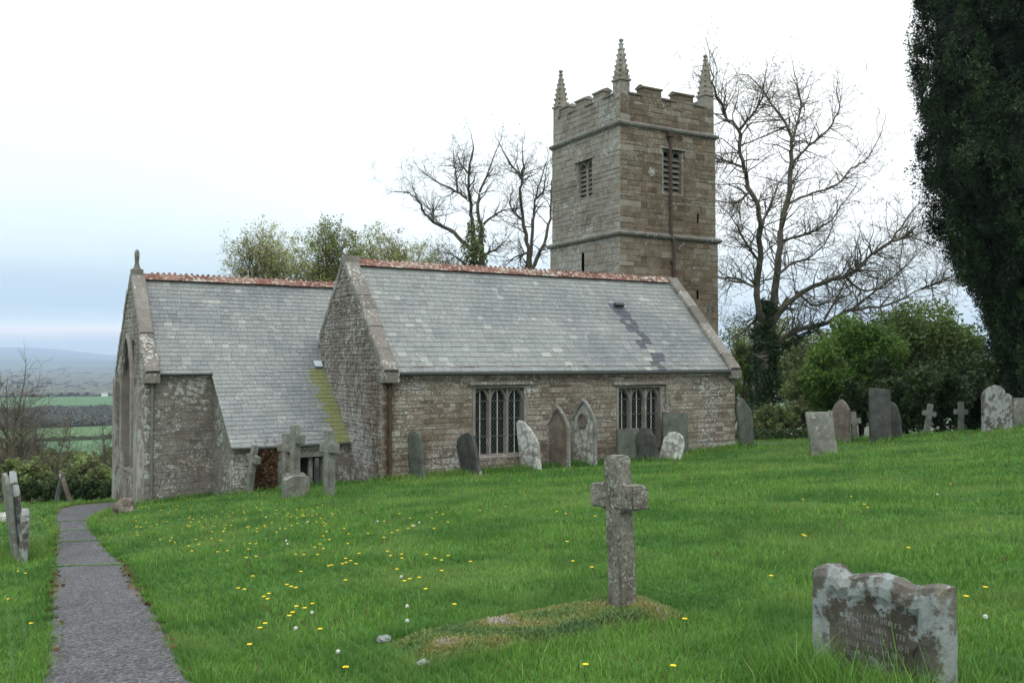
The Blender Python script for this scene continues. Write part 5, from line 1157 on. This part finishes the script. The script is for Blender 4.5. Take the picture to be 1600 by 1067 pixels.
bush('shrub', 'grey-green rounded bush left of the chancel corner', 140, 716, 775, 28, 48, 'leaf_s', 20000, .06, group=GV, seed=10, clumps=80)
bush('shrub', 'olive scrub at the left edge above the hedge', 30, 712, 770, 29, 52, 'leaf_s', 14000, .06, group=GV, seed=11, clumps=70)
bush('shrub', 'pale brown scrub mass beyond the bushes', 95, 700, 750, 48, 60, 'leaf_s', 14000, .10, group=GV, seed=12, clumps=90)
bush('shrub', 'farther brown scrub close against the chancel wall', 165, 700, 745, 55, 34, 'leaf_s', 9000, .1, group=GV, seed=13, clumps=60)
bush('shrub', 'dim scrub low in the valley at the left edge', 20, 685, 740, 62, 50, 'leaf_s', 9000, .12, group=GV, seed=14, clumps=60)
bush('hedge', 'dark clipped hedge running behind the two leaning stones', 95, 744, 785, 25.5, 110, 'leaf_h', 30000, .045, cat='hedge', depth=.5, seed=15, clumps=160, inner=.1, stems=False)
def thin_tree(label, px, base_py, ptop, d, spread_=12, lean=0, n=16):
    tb = at(px, base_py, d); tb[2] = H(tb[0], tb[1]); top = z_at(tb[0], tb[1], ptop); root = thing('bare_tree', label, 'tree', tb, 'thin bare trees below the churchyard'); t = Tree(); Hh = top - tb[2]
    ln_ = np.array([RT[0], RT[1], 0]) * lean
    t.limb([tb, tb + Zv * Hh * .35 + ln_ * .3, tb + Zv * Hh * .7 + ln_ * .6 + rng.normal(0, .1, 3), tb + Zv * Hh * .95 + ln_], .08, .02, side=n * 3, L=Hh * .22, lev=2, ratio=.6, up=.1)
    t.mb.build('trunk_and_branches', M['twig'], root)
thin_tree('slender bare tree at the far left, dark forked stem', 14, 740, 590, 34, lean=.5)
thin_tree('slim bare tree left of the hedge gap, leaning left', 48, 740, 640, 38, lean=-.4)
thin_tree('small bare tree leaning right in front of the green field', 76, 730, 668, 42, lean=.8)
thin_tree('tiny bare tree close to the chancel wall against the green field', 160, 730, 668, 45)
thin_tree('bushy bare tree at the very left edge', 2, 740, 615, 36, lean=.2, n=22)
thin_tree('twiggy bare tree between the two leftmost trees', 32, 740, 625, 37, lean=.1, n=22)
thin_tree('low twiggy tree with pale branches left of the hedge gap', 62, 735, 650, 40, lean=-.2, n=22)
thin_tree('thin bare sapling in the middle of the valley scrub', 110, 720, 660, 50)

# brown dead climber on the lean-to wall
cp = ch(S1, -S2, 0); s0_, z0_ = kp(397, 768); s1_, z1_ = kp(432, 697); root = thing('climbing_plant', 'brown dead-leaved climber on the wall left of the low window', 'plant', cp + U2 * (s0_ + s1_) / 2 + Zv * z0_)
n = 2600; ss_ = rng.uniform(s0_, s1_, n) + rng.normal(0, .03, n); zz_ = rng.uniform(z0_ - .1, z1_, n); oo = .04 + .12 * rng.uniform(0, 1, n) * np.sin(np.pi * np.clip((ss_ - s0_) / (s1_ - s0_), 0, 1))
p_ = cp[None] + U2[None] * ss_[:, None] + Zv[None] * zz_[:, None] - V2[None] * oo[:, None]; V_, c_ = leaf_quads(p_, .035, rng.normal(.5, .3, n)); quads('leaves', V_, c_, M['leaf_r'], root)
t = Tree()
for k in range(6): t.limb([cp + U2 * (s0_ + (s1_ - s0_) * (k + .5) / 6) + Zv * (z0_ - .2) - V2 * .03, cp + U2 * (s0_ + (s1_ - s0_) * (k + .5 + rng.normal(0, .5)) / 6) + Zv * (z0_ + z1_) / 2 - V2 * .05, cp + U2 * (s0_ + (s1_ - s0_) * (k + .5) / 6) + Zv * (z1_ - .05) - V2 * .04], .012, .005, side=4, L=.25, lev=1)
t.mb.build('stems', M['twig'], root)
# reddish ivy stems by the aisle corner pipe
root = thing('wall_creeper', 'rust-brown dry creeper around the corner pipe of the aisle', 'plant', (AX + .1, AY - .05, H(AX, AY)))
n = 1300; z_ = rng.uniform(H(AX, AY), EA - .3, n); wd_ = .10 + .28 * np.clip((z_ - (-1.1)) / 1.0, 0, 1) * rng.uniform(.3, 1, n); x_ = AX + .14 + rng.normal(0, 1, n) * wd_ * .55; ok = x_ > AX; V_, c_ = leaf_quads(np.c_[x_, AY - .04 - rng.uniform(0, .05, n), z_][ok], .02, rng.normal(.35, .25, ok.sum())); quads('leaves', V_, c_, M['leaf_r'], root)
n = 900; y_ = AY + np.abs(rng.normal(0, .35, n)); z_ = rng.uniform(H(AX, AY), EA - .2, n); V_, c_ = leaf_quads(np.c_[AX - .05 - rng.uniform(0, .04, n), y_, z_], .018, rng.normal(.3, .25, n)); quads('leaves', V_, c_, M['leaf_r'], root)

# ---- big dark evergreen on the right
D = 25.; root_b = at(1668, 640, D); root_b[2] = H(root_b[0], root_b[1]); root = thing('yew_tree', 'huge dark evergreen filling the right edge of the view', 'tree', root_b)
outl = [(-420, 1560), (-300, 1480), (-150, 1440), (-40, 1432), (20, 1436), (95, 1428), (200, 1434), (262, 1430), (290, 1448), (330, 1458), (380, 1472), (425, 1492), (470, 1518), (520, 1530), (570, 1545), (610, 1560), (650, 1590)]
zs_ = np.array([z_at(root_b[0], root_b[1], y) for y, x in outl])[::-1]; rs_ = np.array([(1668 - x) / FPX * D - .42 for y, x in outl])[::-1]
n = 600000; ncl = 5600; ca = rng.uniform(0, 2 * math.pi, ncl); cz = rng.uniform(zs_[0], zs_[-1], ncl)
lump = 1 + .05 * np.sin(ca * 5 + cz * .9) + .035 * np.sin(ca * 11 + cz * 2.3) + .03 * np.sin(ca * 17 - cz * 1.1) + .03 * np.sin(ca * 31 + cz * .6)
cr_ = np.interp(cz, zs_, rs_) * lump - rng.uniform(.05, .5, ncl); cc = np.c_[root_b[0] + np.cos(ca) * cr_, root_b[1] + np.sin(ca) * cr_, cz]
i = rng.integers(0, ncl, n); v = rng.normal(0, 1, (n, 3)); v /= np.linalg.norm(v, axis=1)[:, None]; sz = rng.uniform(.10, .30, ncl)
p = cc[i] + v * (sz[i] * rng.uniform(.2, 1.1, n) ** .6)[:, None] * np.array([1, 1, 1.7]); ctn = rng.normal(0, .2, ncl) + .18 * np.sin(ca * 9 + cz * .8)
V_, c_ = leaf_quads(p, .050, .45 + ctn[i] + rng.normal(0, .16, n), asp=.35); quads('crown', V_, c_, M['yew'], root)
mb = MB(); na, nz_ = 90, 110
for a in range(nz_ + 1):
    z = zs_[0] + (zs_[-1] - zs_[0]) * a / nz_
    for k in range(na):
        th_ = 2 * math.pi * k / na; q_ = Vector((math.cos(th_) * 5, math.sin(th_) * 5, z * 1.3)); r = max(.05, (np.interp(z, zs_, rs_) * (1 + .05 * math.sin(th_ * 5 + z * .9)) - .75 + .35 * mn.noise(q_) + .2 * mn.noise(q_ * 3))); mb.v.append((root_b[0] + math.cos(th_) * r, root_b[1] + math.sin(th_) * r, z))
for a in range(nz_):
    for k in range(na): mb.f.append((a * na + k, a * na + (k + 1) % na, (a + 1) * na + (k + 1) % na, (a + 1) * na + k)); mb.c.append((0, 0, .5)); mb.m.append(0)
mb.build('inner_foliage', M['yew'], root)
mb = MB(); mb.tube([root_b - Zv * .3, root_b + Zv * 1.5, root_b + Zv * 5], [.5, .42, .3], 10); mb.build('trunk', M['bark_d'], root)

# ------------------------------------------------------------------ far valley
r3 = np.random.default_rng(5)
def wood(name, label, spots, kind='stuff'):
    mb = MB(); bm = bmesh.new(); bmesh.ops.create_icosphere(bm, subdivisions=1, radius=1); bv = np.array([v.co[:] for v in bm.verts]); bf = [tuple(v.index for v in f.verts) for f in bm.faces]; bm.free()
    for (x, y, r, hh) in spots:
        z = H(x, y); jit = 1 + r3.uniform(-.28, .28, len(bv)); vs = bv * jit[:, None] * np.array([r, r, hh]) + np.array([x, y, z + hh * .75]); mb.add(vs, bf, (float(r3.uniform(0, 1)), 0, .5))
    L0 = (spots[0][0], spots[0][1], H(spots[0][0], spots[0][1])); return tag(mb.build(name, M['wood_far'], loc=L0), label, 'woodland', kind=kind)
def wood_leaves(name, label, spots, per, kfrac=.3, mt='wood_far'):
    S = np.array(spots); zb = height(S[:, 0], S[:, 1]); i = np.repeat(np.arange(len(S)), per); n = len(i); v = r3.normal(0, 1, (n, 3)); v /= np.linalg.norm(v, axis=1)[:, None]; v *= r3.uniform(.35, 1, n)[:, None] ** .5
    p = np.c_[S[i, 0], S[i, 1], zb[i] + S[i, 3] * .8] + v * np.c_[S[i, 2], S[i, 2], S[i, 3]]; V_, c_ = leaf_quads(p, 1., r3.normal(.5, .2, n) + r3.normal(0, .2, len(S))[i]); c0_ = V_.mean(1, keepdims=True); V_ = c0_ + (V_ - c0_) * (S[i, 2] * kfrac)[:, None, None]
    return tag(quads(name, V_, c_, M[mt], loc=(S[0, 0], S[0, 1], zb[0])), label, 'woodland', kind='stuff')
def pol(d, adeg): a = YAW + R(adeg); return d * math.sin(a), d * math.cos(a)
def belt(d0, d1, n, r, h, a0=-33, a1=-15): 
    out = []
    for _ in range(n): x, y = pol(math.exp(r3.uniform(math.log(d0), math.log(d1))), r3.uniform(a0, a1)); out.append((x, y, r * r3.uniform(.6, 1.3), h * r3.uniform(.6, 1.2)))
    return out
wood_leaves('hedgerow', 'dark hedgerow crossing the green field in the valley', [(*pol(368 + a * .3, a), 1.2 * r3.uniform(.7, 1.2), .9 * r3.uniform(.6, 1.3)) for a in np.arange(-33, -15, .12)], 40, .3, 'leaf_h')
wood_leaves('hedgerow', 'tree line along the far side of the green field', [(*pol(462 + a, a), 2.2 * r3.uniform(.7, 1.3), 1.1 * r3.uniform(.5, 1.5)) for a in np.arange(-33, -15, .15)], 70)
wood_leaves('woodland', 'grey-brown bare wood beyond the green field', belt(480, 690, 1500, 5, 1.4), 110, .14)
wood('woodland', 'far mottled woods fading towards the hills', belt(1050, 2000, 900, 9, 3) + belt(2000, 6000, 900, 36, 7))
wood_leaves('woodland', 'brown thicket on the slope below the churchyard', belt(75, 215, 900, 2.0, 1.4), 130, .13, 'leaf_s')
hx, hy = pol(1015, -24.55); hz_ = H(hx, hy); root = thing('farmhouse', 'tiny white farmhouse far off in the valley', 'house', (hx, hy, hz_))
mb = MB(); mb.box((hx, hy, hz_), (6, 0, 0), (0, 5, 0), (0, 0, 2.6)); mb.build('wall', M['whitewash'], root)
mb = MB(); mb.add([(hx - .3, hy - .3, hz_ + 2.6), (hx + 6.3, hy - .3, hz_ + 2.6), (hx + 6.3, hy + 2.5, hz_ + 4.2), (hx - .3, hy + 2.5, hz_ + 4.2), (hx + 6.3, hy + 5.3, hz_ + 2.6), (hx - .3, hy + 5.3, hz_ + 2.6)], [(0, 1, 2, 3), (3, 2, 4, 5), (0, 3, 5), (1, 4, 2)]); mb.build('roof', M['slate'], root)

# ------------------------------------------------------------------ grass
def excluded(x, y, pad=0.):
    m_ = inside(POLY, x, y)
    m_ |= (x > AX) & (x < TX + TW) & (y > AY) & (y < AY + 12)
    ux = (x - EX) * U2[0] + (y - EY) * U2[1]; vx = (x - EX) * V2[0] + (y - EY) * V2[1]
    m_ |= (ux > -.1) & (ux < CLEN) & (vx > -.02) & (vx < 2 * CW); m_ |= (ux > S1) & (ux < CLEN) & (vx > -S2) & (vx < 0)
    return m_
def grass(n, dmin, dmax, name, label, hmul=1., tall=False):
    d = np.exp(rng.uniform(math.log(dmin), math.log(dmax), n)); az = rng.uniform(R(-50), R(58), n) + YAW; x = d * np.sin(az); y = d * np.cos(az)
    # clump towards tufts
    tx = np.floor(x / .11) * .11 + .055; ty = np.floor(y / .11) * .11 + .055; pull = rng.uniform(0, .45, n); x = x + (tx - x) * pull; y = y + (ty - y) * pull
    keep = ~excluded(x, y); gm = inside(GP, x, y); keep &= ~gm | (rng.uniform(0, 1, n) < .12); x, y, d = x[keep], y[keep], d[keep]; n = len(x); z = height(x, y)
    low = np.sin(x * 1.9 + 1.3 * np.sin(y * 1.1)) * np.sin(y * 2.3 + 1.7 * np.sin(x * .8)); low2 = np.sin(x * 7.1 + 2 * np.sin(y * 3.3)) * np.sin(y * 6.3 + 2 * np.sin(x * 4.1))
    h = rng.gamma(9, .0052, n) * (1 + .22 * low + .28 * low2) * hmul; w_ = np.maximum(.0022, .00042 * d) * rng.uniform(.7, 1.4, n)
    an = rng.uniform(0, 6.28, n); ld = rng.uniform(0, 6.28, n); lean = h * rng.uniform(.15, .75, n)
    s_ = np.c_[np.cos(an) * w_, np.sin(an) * w_, np.zeros(n)]; b0 = np.c_[x, y, z - .006]; L2 = np.c_[np.cos(ld) * lean, np.sin(ld) * lean, np.zeros(n)]
    m_ = b0 + L2 * .3 + np.c_[np.zeros((n, 2)), h * .6]; tp = b0 + L2 + np.c_[np.zeros((n, 2)), h]
    V_ = np.stack([b0 - s_, b0 + s_, m_ + s_ * .8, m_ - s_ * .8, m_ - s_ * .8, m_ + s_ * .8, tp + s_ * .12, tp - s_ * .12], 1)
    tone = np.clip(rng.normal(.47, .2, n) + .10 * low - .04 * low2, 0, .94); br = rng.uniform(0, 1, n) < np.clip(.03 + .03 * low + .004 * (d - 6), .01, .10); tone[br] = rng.uniform(.956, 1, br.sum())
    c_ = np.repeat(np.c_[tone, 0 * tone, tone], 2, axis=0)
    return tag(quads(name, V_.reshape(-1, 4, 3), c_, M['grass'], loc=(0, 0, -1.6)), label, kind='stuff')
grass(930000, 2.2, 36, 'grass', 'long uneven spring grass covering the churchyard')
# longer tufts at stone feet and path edges
def tufts(points, n, rad, h0, name='grass_tufts', label='longer grass tufts round the stones', creep=0.):
    P_ = np.array(points); i = rng.integers(0, len(P_), n); x = P_[i, 0] + rng.normal(0, rad, n); y = P_[i, 1] + rng.normal(0, rad, n); k_ = ~excluded(x, y) | (inside(POLY, x, y) & (rng.uniform(0, 1, n) < creep)); x, y = x[k_], y[k_]; n = len(x); z = height(x, y); d = np.hypot(x, y)
    h = rng.gamma(6, h0 / 6, n); w_ = np.maximum(.0025, .0004 * d); an = rng.uniform(0, 6.28, n); ld = rng.uniform(0, 6.28, n); lean = h * rng.uniform(.1, .7, n)
    s_ = np.c_[np.cos(an) * w_, np.sin(an) * w_, np.zeros(n)]; b0 = np.c_[x, y, z - .01]; L2 = np.c_[np.cos(ld) * lean, np.sin(ld) * lean, np.zeros(n)]; m_ = b0 + L2 * .3 + np.c_[np.zeros((n, 2)), h * .6]; tp = b0 + L2 + np.c_[np.zeros((n, 2)), h]
    V_ = np.stack([b0 - s_, b0 + s_, m_ + s_ * .8, m_ - s_ * .8, m_ - s_ * .8, m_ + s_ * .8, tp + s_ * .1, tp - s_ * .1], 1); tone = np.clip(rng.normal(.45, .2, n), 0, .94); br = rng.uniform(0, 1, n) < .03; tone[br] = .97
    tag(quads(name, V_.reshape(-1, 4, 3), np.repeat(np.c_[tone, 0 * tone, tone], 2, axis=0), M['grass'], loc=(0, 0, -1.6)), label, kind='stuff')
pts_ = [o.location[:2] for o in bpy.data.objects if o.parent is None and o.get('category') in ('gravestone', 'cross') and o.location.length > 8]
for s_ in np.linspace(0, AL, 60): pts_ += [(AX + s_, AY - .12)]
for s_ in np.linspace(0, S1, 10): q = ch(s_, -.12, 0); pts_ += [(q[0], q[1])]
tufts(pts_, 22000, .2, .11)
hb_ = [(HB[0] - .22 + rng.uniform(-.15, .05), HB[1] + s_) for s_ in np.linspace(-.45, .45, 24)] + [(HB[0] + .12, HB[1] + s_) for s_ in np.linspace(-.4, .4, 10)]
tufts(hb_, 9000, .07, .15, label='rank grass growing up the foreground headstone')
tufts([tuple(gpt(a, c)[:2]) for a in np.linspace(0, 1, 30) for c in (-.04, 1.04)] + [(fb[0], fb[1])], 5000, .05, .06, label='grass fringe round the mossy grave')
ed = [tuple(p) for p in PLs[8::2]] + [tuple(p) for p in PRs[8::2]]; tufts(ed, 40000, .045, .065, label='grass fringe along the path', creep=.45)

# ------------------------------------------------------------------ small flowers
def copy_tree(o, loc, label=None):
    c = o.copy(); col.objects.link(c); c.location = loc; c.rotation_euler = (0, 0, random.uniform(0, 6.28))
    for q in o.children: d_ = q.copy(); col.objects.link(d_); d_.parent = c
    return c
def flower(name, label, cat, group, mt, r, h, ball=False):
    root = thing(name, label, cat, (0, 0, 0), group); mb = MB(); mb.tube([(0, 0, 0), (.004, .002, h * .6), (0, 0, h)], .0022, 4); mb.build('stem', M['stem'], root); mb = MB()
    if ball:
        bm = bmesh.new(); bmesh.ops.create_icosphere(bm, subdivisions=2, radius=r); mb.add([np.array(v.co) * random.uniform(.8, 1.1) + np.array([0, 0, h]) for v in bm.verts], [tuple(v.index for v in f.verts) for f in bm.faces]); bm.free()
    else:
        for k in range(10):
            a = k * .628; t_ = np.array([math.cos(a), math.sin(a), 0]); s_ = np.array([-math.sin(a), math.cos(a), 0]); c = np.array([0, 0, h]); mb.add([c, c + t_ * r * .7 + s_ * r * .26 + Zv * .006, c + t_ * r + Zv * .010, c + t_ * r * .7 - s_ * r * .26 + Zv * .006], [(0, 1, 2, 3)])
        mb.add([(r * .4 * math.cos(k), r * .4 * math.sin(k), h + .008) for k in range(6)], [(0, 1, 2, 3, 4, 5)])
    mb.build('flower_head', M[mt], root); return root
yel = [(535, 893), (548, 888), (556, 893), (540, 884), (575, 843), (372, 932), (382, 934), (395, 912), (455, 930), (462, 932), (448, 927), (418, 950), (412, 946), (420, 941), (457, 972), (463, 962), (476, 965), (452, 978), (488, 958), (406, 998), (414, 990), (390, 1025), (540, 920), (610, 880), (620, 902), (640, 918), (655, 916), (632, 921), (665, 935), (690, 905), (680, 885), (700, 880), (735, 890), (710, 960), (886, 858), (895, 890), (925, 900), (960, 905), (1205, 915), (1258, 850), (1350, 798), (1356, 803), (1330, 785), (1510, 950), (1540, 935), (1255, 848), (915, 1060), (1052, 1063), (540, 1063), (870, 808), (884, 812), (930, 816), (700, 825), (750, 806), (790, 800), (1000, 770), (1080, 760), (1130, 745), (40, 905), (48, 988), (28, 902), (12, 948), (65, 815), (75, 825), (60, 812), (70, 818), (355, 870), (388, 868), (400, 880), (385, 882), (470, 905), (500, 860), (505, 868), (492, 865), (518, 895), (1070, 985), (500, 1000), (540, 1063), (1485, 765), (1255, 790), (1420, 870), (340, 872), (600, 850), (612, 842), (645, 832), (820, 780), (300, 870), (295, 862), (330, 850)]
for _ in range(95): yel.append((random.uniform(210, 520), random.uniform(795, 832) if random.random() < .8 else random.uniform(832, 860)))
for _ in range(28): yel.append((random.uniform(460, 700), random.uniform(800, 900)))
fl = flower('dandelion', 'small yellow dandelion in the churchyard grass', 'flower', 'yellow dandelions dotted over the grass', 'yellow', .019, .07); first = True
for px, py in yel:
    q = ground(px, py); d_ = math.hypot(q[0], q[1])
    if excluded(np.array([q[0]]), np.array([q[1]]))[0]: continue
    if first: fl.location = q; first = False
    else: copy_tree(fl, q)
ck = flower('dandelion_clock', 'pale round dandelion seed head on a thin stalk', 'flower', 'dandelion seed heads in the grass', 'white', .014, .13, True); first = True
for px, py in ((636, 975), (487, 985), (528, 1052), (447, 862), (449, 868), (647, 838), (655, 833), (636, 1000), (462, 1012), (1540, 1000), (1465, 790), (627, 925), (480, 830), (590, 830)):
    q = ground(px, py)
    if first: ck.location = q; first = False
    else: copy_tree(ck, q)
# white-flowered ground cover at the shrub edge
c0 = gbase(1225, 33); n = 7000; x = c0[0] + rng.normal(0, 1.0, n); y = c0[1] + rng.normal(0, .6, n); z = height(x, y) + rng.uniform(0, .35, n); V_, c_ = leaf_quads(np.c_[x, y, z], .07, rng.normal(.5, .2, n), asp=.35)
tag(quads('ground_cover', V_, c_, M['leaf_h'], loc=tuple(c0)), 'dark leafy ground cover below the shrubs', 'plants', kind='stuff')
n = 110; x = c0[0] + rng.normal(0, .9, n); y = c0[1] - .2 + rng.normal(0, .5, n); z = height(x, y) + rng.uniform(.2, .42, n); V_, c_ = leaf_quads(np.c_[x, y, z], .03, rng.uniform(0, 1, n), asp=.9)
tag(quads('white_flowers', V_, c_, M['white'], loc=tuple(c0)), 'white flowers among the leafy ground cover', 'flowers', kind='stuff')

n = 1500; i = rng.integers(30, npth - 8, n); sd = rng.uniform(0, 1, n) < .5; t_ = np.where(sd, 1, 0) + np.where(sd, -1, 1) * np.abs(rng.normal(0, .07, n)); p_ = PLs[i] * (1 - t_[:, None]) + PRs[i] * t_[:, None]; wgt = np.exp(-((np.hypot(p_[:, 0], p_[:, 1]) - 10.8) / 1.6) ** 2) + .12; k_ = rng.uniform(0, 1, n) < wgt; p_ = p_[k_]; n = len(p_)
V_, c_ = leaf_quads(np.c_[p_, height(p_[:, 0], p_[:, 1]) + .035 + rng.uniform(0, .012, n)], .028, rng.normal(.45, .25, n), flat=.92, asp=.6); tag(quads('fallen_leaves', V_, c_, M['leaf_r'], loc=(p_[0, 0], p_[0, 1], -2.5)), 'brown fallen leaves along the path edges', kind='stuff')

# ------------------------------------------------------------------ haze
mb = MB(); mb.box((-17600, -17600, -130), (35200, 0, 0), (0, 35200, 0), (0, 0, 420)); hz = mb.build('haze', []); hz.data.materials.clear()
m = bpy.data.materials.new('haze_air'); m.use_nodes = True; nt = m.node_tree; nt.nodes.clear(); pv = N(nt, 'ShaderNodeVolumePrincipled', {'Color': (.62, .79, 1.0, 1), 'Density': .00014}); nt.links.new(pv.outputs[0], N(nt, 'ShaderNodeOutputMaterial').inputs['Volume']); hz.data.materials.append(m)
tag(hz, 'thin bluish haze over the valley', kind='stuff')
